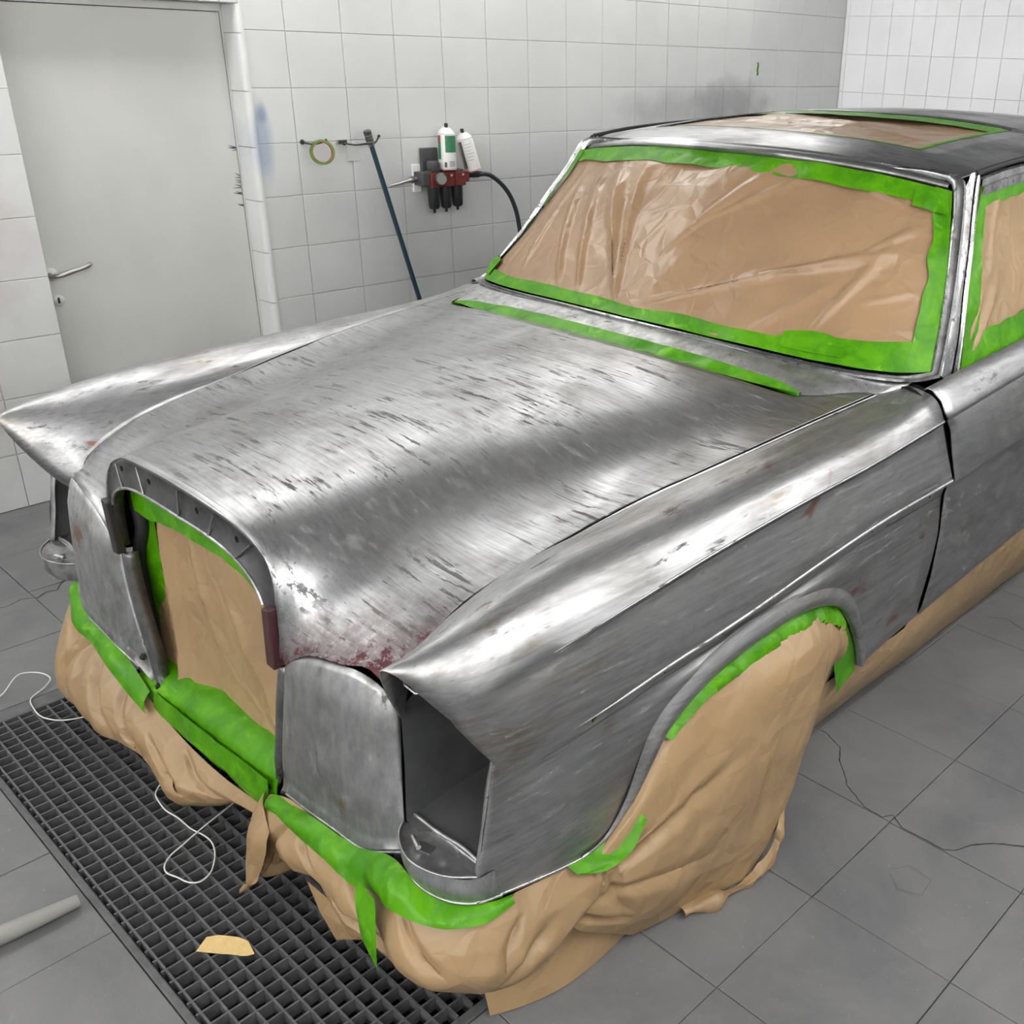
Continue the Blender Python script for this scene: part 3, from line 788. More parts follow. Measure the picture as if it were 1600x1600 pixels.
# ---- front fenders
rows = [
    [(.045, .653, .585), (.055, .651, .623), (.071, .650, .664), (.095, .650, .684), (.127, .650, .703), (.184, .650, .729), (.289, .655, .756), (.441, .663, .782), (.594, .679, .809), (.758, .700, .829), (.906, .716, .845), (1.114, .734, .864), (1.318, .751, .881), (1.405, .770, .893)],
    [(.018, .690, .605), (.05, .676, .668), (.09, .675, .712), (.15, .676, .745), (.25, .680, .777), (.44, .690, .803), (.7, .710, .831), (1.0, .742, .857), (1.3, .766, .880), (1.405, .783, .893)],
    [(-.012, .722, .650), (.03, .706, .704), (.08, .704, .744), (.15, .707, .774), (.25, .712, .797), (.44, .720, .815), (.7, .733, .837), (1.0, .760, .858), (1.3, .778, .878), (1.405, .793, .893)],
    [(-.046, .754, .715), (.0, .743, .745), (.06, .741, .772), (.15, .744, .797), (.3, .746, .818), (.5, .751, .829), (.8, .762, .846), (1.1, .779, .861), (1.28, .79, .873), (1.405, .804, .892)],
    [(-.064, .772, .768), (0, .784, .784), (.05, .788, .793), (.1, .789, .802), (.2, .790, .818), (.4, .791, .831), (.65, .793, .841), (.9, .801, .852), (1.15, .808, .861), (1.28, .813, .870), (1.405, .823, .889)],
    [(-.052, .800, .764), (0, .824, .774), (.06, .830, .785), (.15, .833, .797), (.3, .834, .811), (.6, .837, .827), (.9, .842, .840), (1.15, .846, .848), (1.28, .849, .858), (1.405, .853, .878)],
    [(-.018, .832, .713), (.02, .855, .735), (.06, .862, .751), (.15, .867, .765), (.3, .870, .779), (.6, .873, .803), (.9, .875, .820), (1.15, .877, .830), (1.405, .881, .856)],
    [(.002, .846, .684), (.035, .869, .716), (.06, .877, .731), (.144, .8855, .745), (.21, .889, .754), (.36, .892, .771), (.56, .894, .791), (.84, .895, .808), (1.1, .896, .819), (1.37, .897, .840), (1.41, .897, .843)],
    [(.006, .851, .673), (.035, .869, .703), (.06, .876, .719), (.144, .8825, .735), (.21, .885, .744), (.36, .8875, .761), (.56, .889, .781), (.84, .890, .798), (1.1, .891, .809), (1.41, .892, .833)],
    [(.028, .866, .634), (.08, .882, .662), (.2, .889, .678), (.44, .894, .700), (.82, .896, .724), (1.1, .897, .741), (1.43, .897, .752)],
    [(.050, .8735, .600), (.085, .884, .596), (.12, .890, .592), (.2, .897, .602), (.437, .905, .625), (.637, .908, .639), (.82, .909, .657), (1.1, .909, .678), (1.43, .909, .685)],
    [(.054, .8735, .592), (.085, .884, .588), (.12, .890, .584), (.2, .898, .590), (.437, .906, .613), (.637, .909, .627), (.82, .910, .645), (1.1, .910, .666), (1.45, .910, .673)],
    [(.053, .8730, .584), (.085, .878, .581), (.12, .8825, .577), (.2, .889, .583), (.437, .897, .606), (.637, .900, .620), (.82, .901, .638), (1.1, .901, .659), (1.45, .901, .666)],
    [(.050, .8730, .566), (.085, .876, .558), (.12, .8785, .551), (.2, .883, .555), (.437, .889, .576), (.637, .891, .589), (.82, .892, .606), (1.1, .892, .627), (1.45, .892, .634)],
]
def nudge(r, dx, dz):
    rows[r] = [(y, x + dx * min(1, max(0, (y - .0) / .1)), z + dz * min(1, max(0, (y - .0) / .1))) if k else (y, x, z) for k, (y, x, z) in enumerate(rows[r])]
nudge(5, 0, .006); nudge(6, -.005, .012); nudge(7, -.008, -.008); nudge(8, -.006, -.007); nudge(9, -.005, -.002)
nudge(7, .002, 0); nudge(8, -.003, -.002); nudge(10, .001, .002); nudge(12, -.004, 0); nudge(13, -.005, -.002)
nudge(5, -.004, -.002); nudge(6, -.007, -.004); nudge(7, -.007, -.006); nudge(8, -.003, -.006); nudge(9, .002, 0)
lipc = [(.013, .868, .337), (.06, .880, .332), (.124, .888, .322), (.183, .890, .309), (.244, .890, .300), (.29, .890, .308), (.317, .890, .325), (.35, .890, .356), (.399, .890, .429), (.424, .890, .462), (.47, .890, .492), (.54, .890, .520), (.635, .890, .539), (.73, .890, .547), (.833, .890, .547), (.94, .890, .528), (1.0, .890, .501), (1.05, .890, .457), (1.095, .890, .389), (1.124, .890, .329), (1.139, .890, .285), (1.16, .887, .279), (1.25, .882, .285), (1.43, .879, .301)]
YS = [.12, .15, .183, .215, .244, .27, .29, .305, .317, .333, .35, .375, .399, .412, .424, .445, .47, .505, .54, .59, .635, .68, .73, .78, .833, .89, .94, .975, 1.0, 1.025, 1.05, 1.075, 1.095, 1.11, 1.124, 1.132, 1.139, 1.16, 1.2, 1.25, 1.3, 1.35, 1.405]
endshift = [0, 0, 0, 0, 0, 0, .002, .008, .012, .028, .040, .045, .045, .046]
def row_pts(ctrl, sh, y_first=None):
    a = np.array(ctrl); b0 = a[0][0] if y_first is None else y_first
    ys = np.r_[b0 + (.12 - b0) * np.linspace(0, 1, 9)[:-1], YS]
    v = herm(a[:, 0], a[:, 1:], ys)
    y2 = ys + sh * np.clip((ys - 1.2) / .205, 0, 1)
    return np.stack([v[:, 0], y2, v[:, 1]], 1)
R_ = [row_pts(c, s) for c, s in zip(rows, endshift)]
bot = row_pts(lipc, .026)
last = R_[-1]
hole_edge = {.3: (.8728, .040, .508), .62: (.8728, .026, .445), .85: (.8725, .013, .392)}
for w, he in hole_edge.items():
    p = last * (1 - w) + bot * w
    p[:, 0] += .010 * math.sin(math.pi * min(1, w * 1.25))
    p[:, 0] = np.where(bot[:, 1] > 1.14, p[:, 0] + .002, p[:, 0])
    k = np.clip(np.arange(len(p)) / 8.0, 0, 1)[:, None]
    st = np.array(he)
    p[:9] = (st + (p[8] - st) * k[:9])
    R_.append(p)
R_.append(bot)
fen = np.array(R_)                               # rows x stations x 3
# refine across, keeping the creases crisp
def refine(G, subs):
    out = []
    n = len(G); flat = G.reshape(n, -1); ts = np.arange(n); t = []
    for i in range(n - 1): t += list(i + np.arange(subs[i]) / subs[i])
    t.append(n - 1)
    return herm_soft(ts, flat, np.array(t)).reshape(len(t), G.shape[1], 3)
A = refine(fen[:8], [3, 3, 3, 4, 4, 3, 3]); B = refine(fen[8:11], [3, 3]); D = refine(fen[12:], [1, 3, 3, 2, 2])
fenG = np.concatenate([A, B, fen[11:12], D], 0)
for mir in (False, True):
    o = grid('front_fender', fenG, MT['fender'], car, flip=True, mirror=mir, solid=.003, angle=38)
    s = -1 if mir else 1
    # rolled flare round the wheel arch
    lc = curve([(x, y, z) for y, x, z in lipc[2:21]], 70)
    T = np.gradient(lc, axis=0); T /= np.linalg.norm(T, axis=1, keepdims=True)
    nrm = np.stack([0 * T[:, 0], -T[:, 2], T[:, 1]], 1)
    ct = np.array([0, .74, .25]); sg = np.sign(np.sum(nrm * (lc - ct), 1, keepdims=True)); nrm *= sg
    wv = np.interp(np.linspace(0, 1, 70), [0, .12, .2, .34, .64, .8, 1], [.003, .006, .020, .046, .048, .042, .024])[:, None]
    blg = np.clip(wv / .034, .1, 1)
    prof = [(1.0, .004), (.8, .008), (.55, .016), (.3, .019), (.1, .016), (.0, .010), (.0, -.012)]
    fl = np.stack([lc + nrm * wv * a + np.array([1, 0, 0]) * (b * (blg if b > 0 else 1)) for a, b in prof])
    grid('wheel_arch_flare', fl, MT['fender'], o, flip=True, mirror=mir, angle=60)
    # raised pressing lines: fine swage under the crown, sharp ridge above the trim band
    i0 = 10
    tube('swage_line', [(s * (p[0] + .0002), p[1], p[2] - .002) for p in fen[7][i0:]], [.0006, .0030, .0032, .0032], MT['line'], o, 8)
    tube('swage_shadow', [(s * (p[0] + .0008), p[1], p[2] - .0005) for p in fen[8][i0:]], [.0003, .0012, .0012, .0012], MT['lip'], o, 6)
    tube('trim_ridge', [(s * (p[0] - .0012), p[1], p[2] + .001) for p in fen[11][9:]], [.0008, .0040, .0048, .0048, .0048, .0048], MT['line'], o, 8)
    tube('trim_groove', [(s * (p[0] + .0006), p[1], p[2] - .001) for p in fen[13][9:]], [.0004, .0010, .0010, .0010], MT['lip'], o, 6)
    # bright folded bottom edge in front of the wheel
    tube('fender_edge', [(s * (x - .001), y, z) for y, x, z in lipc[:7]], .0032, MT['bright'], o, 8, n=40)
    # clip holes along the trim band, plugged with green tape
    for y in (.115, .262, .437, .60, .742, .92, 1.12, 1.38):
        za = np.interp(y, fen[12][:, 1], fen[12][:, 2]); xa = np.interp(y, fen[12][:, 1], fen[12][:, 0])
        lathe('clip_hole', [(.0058, 0), (.0058, .0012), (.0048, .0016)], (s * (xa - .0048), y, za - .014), (s, 0, -.25), MT['gap'], o, 10)
        lathe('tape_plug', [(.0036, 0), (.0036, .0006)], (s * (xa - .0030), y, za - .0145), (s, 0, -.25), MT['tape'], o, 8)

# black shut line between hood and fenders, with the folded bead beside it
for s in (-1, 1):
    tube('hood_gap', [(s * (x + .0028), y, z - .001) for x, y, z in seam], .0030, MT['gap'], car, 6, n=110)
    tube('fender_bead', [(s * (x + .0080), y, z + .0004) for x, y, z in seam[1:]], .0019, MT['fender'], car, 6, n=110)

# ---- headlight openings: bucket, shelf, outer flange, low valance
arc = [(.680, .012, .391), (.695, -.008, .391), (.718, -.024, .391), (.763, -.038, .391), (.801, -.034, .391), (.839, -.018, .391), (.873, .013, .391)]
for mir in (False, True):
    s = -1 if mir else 1
    hb = bpy.data.objects.new('headlight_opening', None); COL.objects.link(hb); hb.parent = car; hb.matrix_parent_inverse = Matrix.Translation(-LOC['sedan_car'])
    # dark bucket behind the opening
    fr = [(.662, .036, .600), (.672, .028, .50), (.681, .016, .392), (.775, .012, .388), (.872, .016, .392), (.8722, .030, .48), (.872, .062, .596), (.855, .075, .66), (.815, .06, .715), (.77, .04, .73), (.72, .05, .68), (.690, .046, .64)]
    bk = [(.690, .26, .57), (.690, .26, .50), (.70, .24, .43), (.775, .235, .42), (.845, .24, .43), (.848, .26, .50), (.846, .29, .59), (.835, .31, .64), (.80, .31, .67), (.77, .31, .675), (.73, .30, .66), (.70, .27, .62)]
    n = len(fr)
    mid = [tuple(np.array(a) * .55 + np.array(b_) * .45 + (np.array([-.004, 0, 0]) if i in (0, 1, 2) else 0)) for i, (a, b_) in enumerate(zip(fr, bk))]
    V = [(s * x, y, z) for ring in (fr, mid, bk) for x, y, z in ring]
    F = []
    for r in range(2):
        for i in range(n):
            q = (i + 1) % n; f = (r * n + i, r * n + q, (r + 1) * n + q, (r + 1) * n + i); F.append(f)
    F.append(tuple(2 * n + i for i in range(n)))
    mesh('headlight_bucket', V, F, MT['bucket'], hb, True, 30)
    # half-moon shelf
    ac = curve(arc, 30)
    ch = np.stack([np.linspace(.684, .870, 30), np.full(30, .030), np.full(30, .392)], 1)
    sh = np.stack([ch + np.array([0, 0, .006]), ch, ch * .5 + ac * .5 + np.array([0, 0, -.002]), ac * .93 + ch * .07, ac + np.array([0, 0, .003])])
    grid('headlight_shelf', sh, MT['nose'], hb, mirror=mir, flip=True, solid=.002, angle=50)
    tube('shelf_bead', [(s * x, y, z + .003) for x, y, z in ac], .0022, MT['nose'], hb, 8)
    tube('shelf_ridge', [(s * .684, .032, .397), (s * .77, .033, .398), (s * .79, .036, .398), (s * .868, .034, .397)], .0042, MT['nose'], hb, 8, n=24)
    # latch roll on its plate
    cl = mesh('latch_plate', [(s * .745, -.014, .3915), (s * .775, -.006, .3915), (s * .769, .012, .3915), (s * .738, .004, .3915)], [(0, 1, 2, 3)] if s > 0 else [(3, 2, 1, 0)], MT['dull'], hb, False, solid=.002)
    tube('latch_pin', [(s * .728, -.004, .399), (s * .757, -.014, .399)], .0045, MT['nose'], hb, 10)
    # flange on the outer edge of the opening
    e = [(.8705, .060, .590), (.8712, .046, .540), (.8715, .034, .470), (.8715, .016, .393)]
    i2 = [(.858, .066, .588), (.859, .052, .538), (.859, .040, .470), (.860, .022, .394)]
    grid('opening_flange', np.stack([curve(e, 16), curve(i2, 16)]), MT['nose'], hb, mirror=mir, solid=.003)
    lathe('flange_screw', [(.006, 0), (.006, .003), (.003, .004)], (s * .864, .036, .445), (-.3 * s, -1, 0), MT['dull'], hb, 10)
    # bent wire bracket under the brow
    tube('brow_bracket', [(s * .772, -.030, .748), (s * .782, -.030, .742), (s * .778, -.028, .730), (s * .795, -.022, .720), (s * .803, -.018, .722), (s * .806, -.018, .732), (s * .818, -.012, .728)], .0018, MT['nose'], hb, 6)
    if not mir:
        lathe('tape_disc', [(.0, .0), (.017, .0015), (.019, .004), (.0, .006)], (.846, .12, .628), (-1, -.35, -.1), MT['tape'], hb, 16)
    # rolled valance under the shelf, running round into the side
    v0 = curve(arc + [(.878, .045, .391)], 40)
    v1 = curve([(.684, .010, .345), (.72, -.016, .342), (.765, -.028, .338), (.80, -.024, .335), (.838, -.010, .334), (.867, .014, .335), (.880, .055, .332)], 40)
    vm = (v0 + v1) / 2 + np.array([.003, -.006, 0])
    vi = v1 + np.array([-.008, .014, .004])
    grid('front_valance', np.stack([v0, v0 * .7 + v1 * .3 + np.array([.0015, -.004, 0]), vm, v0 * .2 + v1 * .8 + np.array([.001, -.004, 0]), v1, vi]), MT['nose'], hb, mirror=mir, flip=True, angle=60)
    tube('valance_edge', [(s * x, y, z) for x, y, z in v1[12:]], .0030, MT['nose'], hb, 8)

# ---- panels between the grille opening and the headlights
top = [(.349, .006, .556), (.372, .006, .583), (.442, .006, .617), (.526, .010, .637), (.590, .016, .646), (.630, .024, .634), (.652, .032, .608), (.660, .035, .585)]
bottom = [(.278, .002, .226), (.324, -.008, .262), (.40, -.014, .277), (.50, -.014, .288), (.60, -.010, .297), (.682, .010, .330)]
inner = [(.349, .006, .556), (.342, .001, .50), (.325, -.002, .42), (.302, -.002, .33), (.278, .002, .226)]
outer = [(.660, .035, .585), (.664, .031, .55), (.670, .024, .50), (.680, .013, .395), (.682, .010, .330)]
nu, nv = 28, 26
tc, bc, ic, oc = curve(top, nu), curve(bottom, nu), curve(inner, nv), curve(outer, nv)
NP = np.zeros((nv, nu, 3))
for j in range(nv):
    v = j / (nv - 1)
    for i in range(nu):
        u = i / (nu - 1)
        NP[j, i] = (1 - v) * tc[i] + v * bc[i] + (1 - u) * ic[j] + u * oc[j] - ((1 - v) * (1 - u) * tc[0] + (1 - v) * u * tc[-1] + v * (1 - u) * bc[0] + v * u * bc[-1])
        e = min(1, u * 3.0, (1 - u) * 6, v * 6) * min(1, (1 - v) * 9)
        NP[j, i, 1] -= .014 * max(0, e) ** .8 * (1 - .55 * v) + (.010 * math.exp(-((v - .97) / .03) ** 2))
for mir in (False, True):
    s = -1 if mir else 1
    o = grid('headlight_panel', NP, MT['nose'], car, mirror=mir, flip=False, solid=.003, angle=60)
    for x, z in ((.539, .458), (.512, .392)):
        k = np.argmin(np.hypot(NP[..., 0] - x, NP[..., 2] - z)); yy = NP.reshape(-1, 3)[k][1]
        lathe('panel_hole', [(.008, 0), (.008, .0012)], (s * x, yy - .0006, z), (0, -1, 0), MT['gap'], o, 12)
    tube('panel_edge', [(s * x, y - .009, z + .002) for x, y, z in bottom[1:]], .0032, MT['nose'], o, 8, n=30)
    # dark return flange facing the grille
    fi = curve([(.347, .004, .552), (.340, -.001, .50), (.323, -.004, .42), (.299, -.004, .33), (.280, -.006, .262), (.236, -.012, .205)], 24)
    wv = np.interp(np.linspace(0, 1, 24), [0, .2, .7, .88, 1], [.030, .034, .036, .022, .003])[:, None]
    fo = fi + np.array([-1, .12, 0]) * wv
    fm = (fi + fo) / 2 + np.array([0, -.004, 0])
    fb = fo + np.array([-.002, .02, 0])
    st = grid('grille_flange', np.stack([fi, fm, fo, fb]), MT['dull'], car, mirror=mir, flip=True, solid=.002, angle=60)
    lathe('flange_bolt', [(.009, 0), (.009, .003), (.005, .003), (.005, .008), (.0, .009)], (s * .252, -.008, .240), (0, -1, 0), MT['black'], st, 10)
    lathe('flange_bolt', [(.009, 0), (.009, .003), (.005, .003), (.005, .008), (.0, .009)], (s * .300, -.012, .300), (0, -1, 0), MT['black'], st, 10)
    # dark red rubber-faced bracket high on the opening
    c = [(.352, .680), (.326, .676), (.316, .555), (.343, .552)]
    V = [(s * x, y, z) for y in (-.016, .004) for x, z in c]
    mesh('grille_bracket', V, [(0, 1, 2, 3), (7, 6, 5, 4), (0, 4, 5, 1), (1, 5, 6, 2), (2, 6, 7, 3), (3, 7, 4, 0)], simple('bracket_maroon' , (.045, .014, .016, 1) if s > 0 else (.016, .015, .013, 1), .45), car, False, bev=.003)

# black liner box, added to block light, behind the grille and under the hood
mesh('bay_dark_liner', [(-.62, .16, .15), (.62, .16, .15), (.60, .16, .70), (-.60, .16, .70), (-.62, 1.12, .15), (.62, 1.12, .15), (.66, 1.12, .80), (-.66, 1.12, .80)],
     [(0, 1, 2, 3), (3, 2, 6, 7), (0, 3, 7, 4), (1, 5, 6, 2), (4, 5, 1, 0)], MT['dark'], car, False)
# radiator support post seen in the far corner of the opening
for s in (-1, 1):
    tube('support_post', [(s * .335, .055, .74), (s * .33, .05, .66), (s * .325, .05, .60), (s * .345, .045, .55), (s * .35, .05, .2)], .016, MT['black'], car, 10, n=24)

# ---- cowl in front of the windshield
wsb = [(0, 1.267, .935), (.25, 1.275, .932), (.45, 1.29, .926), (.60, 1.32, .919), (.70, 1.36, .913), (.765, 1.42, .908), (.795, 1.478, .912)]
wss = [(.797, 1.478, .912), (.775, 1.53, .975), (.749, 1.588, 1.045), (.711, 1.66, 1.155), (.680, 1.715, 1.235), (.660, 1.745, 1.293)]
wst = [(.660, 1.745, 1.293), (.645, 1.757, 1.315), (.60, 1.762, 1.323), (.48, 1.745, 1.328), (.25, 1.712, 1.335), (0, 1.697, 1.337)]
cw0 = [(0, 1.186, .914), (.25, 1.188, .912), (.45, 1.190, .905), (.60, 1.188, .894), (.632, 1.180, .888), (.668, 1.213, .884), (.700, 1.270, .884), (.748, 1.318, .884), (.785, 1.40, .893)]
c0, c1 = curve(cw0, 50), curve(wsb, 50)
cG = np.stack([c0 + np.array([0, .0, -.016]), c0, c0 * .7 + c1 * .3 + np.array([0, 0, .003]), c0 * .35 + c1 * .65 + np.array([0, 0, .001]), c1 + np.array([0, -.012, -.005]), c1 + np.array([0, .004, -.004])])
cG = np.concatenate([cG[:, ::-1] * np.array([-1, 1, 1]), cG[:, 1:]], 1)
grid('cowl_panel', cG, MT['nose'], car, flip=False, solid=.002, angle=50)

# ---- windshield frame: dark channel with bright edge strips
outl = np.concatenate([curve(wsb, 40), curve(wss, 40)[1:], curve(wst, 30)[1:]])
loop = np.concatenate([outl, (outl[::-1] * np.array([-1, 1, 1]))[1:-1]])
ctr = np.array([0, 1.50, 1.13])
nfw = np.array([0, -.665, .747])               # outward normal of the glass plane
dirs = loop - ctr; dirs -= (dirs @ nfw)[:, None] * nfw; dirs /= np.linalg.norm(dirs, axis=1, keepdims=True)
dirs[:, 1:] *= .9
ring = [loop + nfw * .000, loop + dirs * .006 + nfw * .010, loop + dirs * .013 + nfw * .011, loop + dirs * .018 + nfw * .004, loop + dirs * .026 + nfw * .003, loop + dirs * .031 + nfw * .009, loop + dirs * .034 + nfw * .000]
rg = np.stack(ring); rg = np.concatenate([rg, rg[:, :1]], 1)
wf = bpy.data.objects.new('windshield_frame', None); COL.objects.link(wf); wf.parent = car; wf.matrix_parent_inverse = Matrix.Translation(-LOC['sedan_car'])
grid('inner_strip', rg[:3], MT['bright'], wf, flip=True, angle=60)
grid('channel', rg[2:5], MT['dull'], wf, flip=True, angle=60)
grid('outer_strip', rg[4:], MT['bright'], wf, flip=True, angle=60)
mesh('glass_shade', loop + nfw * -.03, [tuple(range(len(loop)))], MT['dark'], wf, False)  # black sheet for the unlit cabin behind the windshield

# ---- roof with its sunroof opening
zc = lambda y: float(herm([1.70, 1.80, 1.9, 2.1, 2.3, 2.7, 3.05, 3.5], [1.362, 1.382, 1.396, 1.415, 1.426, 1.437, 1.430, 1.395], [y])[0, 0])
ze = lambda y: float(herm([1.70, 1.80, 1.9, 2.14, 2.5, 3.0, 3.5], [1.318, 1.336, 1.345, 1.361, 1.372, 1.368, 1.338], [y])[0, 0])
xe = lambda y: float(herm([1.70, 1.80, 1.9, 2.14, 2.5, 3.0, 3.5], [.640, .668, .672, .674, .672, .662, .645], [y])[0, 0])
SX, SY0, SY1 = .475, 1.895, 2.45
fr_ = [-1, -.96, -.9, -.82, -.76]
def roofpt(x, y):
    e = xe(y); q = abs(x) / e
    return (x, y, ze(y) + (zc(y) - ze(y)) * (1 - min(1, q) ** 2.6))
xs_in = list(np.linspace(-SX, SX, 17))
ysr = list(np.linspace(1.70, SY0, 9)) + list(np.linspace(SY0, SY1, 13))[1:] + list(np.linspace(SY1, 3.5, 15))[1:]
RG = []
for y in ysr:
    e = xe(y)
    side = list(SX + (e - SX) * np.array([.3, .55, .75, .88, .96, 1.0]))
    xs = [-a for a in side[::-1]] + xs_in + side
    dy = lambda x: .075 * (abs(x) / .64) ** 2 * max(0, 1 - (y - 1.70) / .19)
    RG.append([(x, y + dy(x), roofpt(x, y)[2]) for x in xs])
RG = np.array(RG); n0 = 6
sk = lambda j, i: ysr[j] >= SY0 - 1e-6 and ysr[j + 1] <= SY1 + 1e-6 and n0 <= i < n0 + 16
roof = grid('roof', RG, MT['roof'], car, flip=False, solid=.004, skip=sk)
# rolled front edge of the roof down to the windshield channel
fe = RG[0]
rows_f = [fe, fe + np.array([0, -.012, -.003]), fe + np.array([0, -.020, -.010]), fe + np.array([0, -.018, -.020]), fe + np.array([0, -.004, -.028])]
grid('roof_front_edge', np.stack(rows_f), MT['roof'], roof, flip=True, angle=60)
# flange round the sunroof hole
def rz(x, y): return roofpt(x, y)[2]
sq = [(x, SY0) for x in np.linspace(-SX, SX, 17)] + [(SX, y) for y in np.linspace(SY0, SY1, 13)[1:]] + [(x, SY1) for x in np.linspace(SX, -SX, 17)[1:]] + [(-SX, y) for y in np.linspace(SY1, SY0, 13)[1:]]
up = np.array([(x, y, rz(x, y)) for x, y in sq])
grid('sunroof_flange', np.stack([up + np.array([0, 0, -.018]), up + np.array([0, 0, .0006])]), MT['gap'], roof, flip=False)

# ---- doors, pillars and side window surround
belt = lambda y: float(np.interp(y, [1.42, 1.52, 1.9, 2.4, 3.4], [.890, .898, .919, .932, .938]))
swg = lambda y: float(np.interp(y, [1.41, 1.8, 2.3, 3.4], [.843, .872, .893, .905]))
rdg = lambda y: float(np.interp(y, [1.45, 1.86, 2.3, 3.4], [.673, .694, .708, .715]))
btm = lambda y: float(np.interp(y, [1.43, 1.46, 2.06, 2.5, 3.4], [.302, .305, .348, .362, .365]))
def side_section(y):
    b_, s_, r_, m_ = belt(y), swg(y), rdg(y), btm(y)
    return [(.822, b_ - .003), (.832, b_ + .003), (.842, b_ + .001), (.852, b_ - .008), (.867, b_ * .5 + s_ * .5 + .004), (.879, s_ + .004), (.886, s_ - .006), (.886, s_ - .010), (.880, s_ - .020), (.888, s_ * .75 + r_ * .25), (.897, s_ * .4 + r_ * .6), (.910, r_ + .006), (.910, r_), (.901, r_ - .008), (.893, r_ - .020), (.890, r_ - .045), (.895, r_ * .6 + m_ * .4), (.892, r_ * .3 + m_ * .7), (.884, m_ + .03), (.878, m_)]
def door_panel(y0, y1, sh0, sh1, n=26):
    G = []
    for t in np.linspace(0, 1, n):
        row = []
        for k, (x, z) in enumerate(side_section(y0 + (y1 - y0) * t)):
            f = k / 19
            dyk = np.interp(f, [0, .3, .36, .58, .8, 1], sh0) * (1 - t) + np.interp(f, [0, .3, .36, .58, .8, 1], sh1) * t
            row.append((x, y0 + (y1 - y0) * t + dyk, z))
        G.append(row)
    return np.array(G).transpose(1, 0, 2)
sh_f = [.0, .004, .010, .046, .046, .028]
D1 = door_panel(1.412, 2.36, sh_f, [0, 0, 0, 0, 0, 0]); D2 = door_panel(2.368, 3.30, [0] * 6, [0] * 6)
for mir in (False, True):
    s = -1 if mir else 1
    o = grid('front_door', D1, MT['door'], car, mirror=mir, flip=False, solid=.004, angle=40)
    grid('rear_door', D2, MT['door'], car, mirror=mir, flip=False, solid=.004, angle=40)
    yl = np.linspace(1.424, 2.352, 40)
    tube('swage_line', [(s * .8850, y, swg(y) - .008) for y in yl], .0032, MT['line'], o, 8)
    tube('trim_ridge', [(s * .9075, y + .034 * max(0, 1 - (y - 1.424) / .9), rdg(y) + .001) for y in yl], .0046, MT['line'], o, 8)
    for y in (1.50, 1.66, 1.84, 2.06, 2.26):
        lathe('clip_hole', [(.0055, 0), (.0055, .0016)], (s * .8935, y, rdg(y) - .018), (s, 0, 0), MT['gap'], o, 10)
    for y in (1.80, 1.835):
        lathe('mirror_hole', [(.0045, 0), (.0045, .0012)], (s * .862, y, belt(y) - .013), (s * .6, 0, .8), MT['gap'], o, 10)
    # black shut line behind the fender edge and sill under the doors
    gl = fen[:, -1, :].copy()
    gp = [(s * (x - .010), y + .003, z) for x, y, z in gl]
    gv = gp + [(s * (x - .010), y - .02, z) for x, y, z in gl] + [(s * (x - .010), y + .026, z) for x, y, z in gl]
    k = len(gl)
    mesh('shut_line', gv, [f for i in range(k - 1) for f in ((i, i + 1, k + i + 1, k + i), (2 * k + i, 2 * k + i + 1, i + 1, i))], MT['gap'], car, False)
    sl = [[(s * .868, y, btm(y) + .01), (s * .862, y, btm(y) - .03), (s * .80, y, btm(y) - .07), (s * .70, y, btm(y) - .07)] for y in np.linspace(1.16, 3.3, 30)]
    grid('sill', np.array(sl), MT['gap'], car, flip=(s > 0))
    # windshield pillar: from frame edge across to the door glass
    pA = curve([(.818, 1.500, .900), (.792, 1.56, .985), (.762, 1.62, 1.06), (.724, 1.69, 1.165), (.694, 1.745, 1.245), (.676, 1.782, 1.305), (.672, 1.80, 1.336)], 36)
    pB = curve([(.822, 1.540, .893), (.797, 1.60, .985), (.768, 1.652, 1.06), (.735, 1.715, 1.165), (.703, 1.77, 1.25), (.684, 1.806, 1.312), (.678, 1.822, 1.340)], 36)
    pC = curve([(.815, 1.606, .897), (.792, 1.648, .99), (.768, 1.69, 1.06), (.735, 1.75, 1.165), (.707, 1.80, 1.25), (.692, 1.828, 1.305), (.684, 1.84, 1.325)], 36)
    w0 = curve(wss, 36) + np.array([.022, .010, .0])
    nP = np.array([.75, -.55, .35])
    pl_ = grid('windshield_pillar', np.stack([w0 * .9 + pA * .1, w0 * .4 + pA * .6 + nP * .006, pA + nP * .007, pA * .5 + pB * .5 + nP * .008, pB + nP * .003, pB - nP * .010]), MT['bright'], car, mirror=mir, flip=False, angle=45)
    grid('door_gap', np.stack([pB - nP * .010, pB * .75 + pC * .25 - nP * .012]), MT['gap'], car, mirror=mir, flip=False)
    # window frame of the front door
    dfl = pB * .75 + pC * .25
    wfm = grid('window_frame', np.stack([dfl - nP * .010, dfl + nP * .003, dfl * .6 + pC * .4 + nP * .006, dfl * .45 + pC * .55 - nP * .001, dfl * .2 + pC * .8 + nP * .003, pC - nP * .004, pC - nP * .012]), MT['bright'], car, mirror=mir, flip=False, angle=40)
    rail = [(s * .680, 1.818, 1.338), (s * .683, 1.95, 1.352), (s * .684, 2.14, 1.364), (s * .682, 2.5, 1.374), (s * .674, 3.0, 1.371), (s * .656, 3.48, 1.343)]
    tube('drip_rail', rail, .007, MT['black'], car, 8, n=50)
    tr = [(.684, 1.835, 1.327), (.686, 1.95, 1.341), (.688, 2.14, 1.352), (.686, 2.5, 1.362), (.678, 3.0, 1.359), (.66, 3.42, 1.33)]
    t0 = curve(tr, 40); t1 = t0 + np.array([.010, -.004, -.020]); t2 = t0 + np.array([.016, -.006, -.045])
    grid('window_top_frame', np.stack([t0, t0 + np.array([.008, 0, -.004]), t1, t1 + np.array([.006, 0, -.002]), t2]), MT['bright'], car, mirror=mir, flip=False, angle=40)
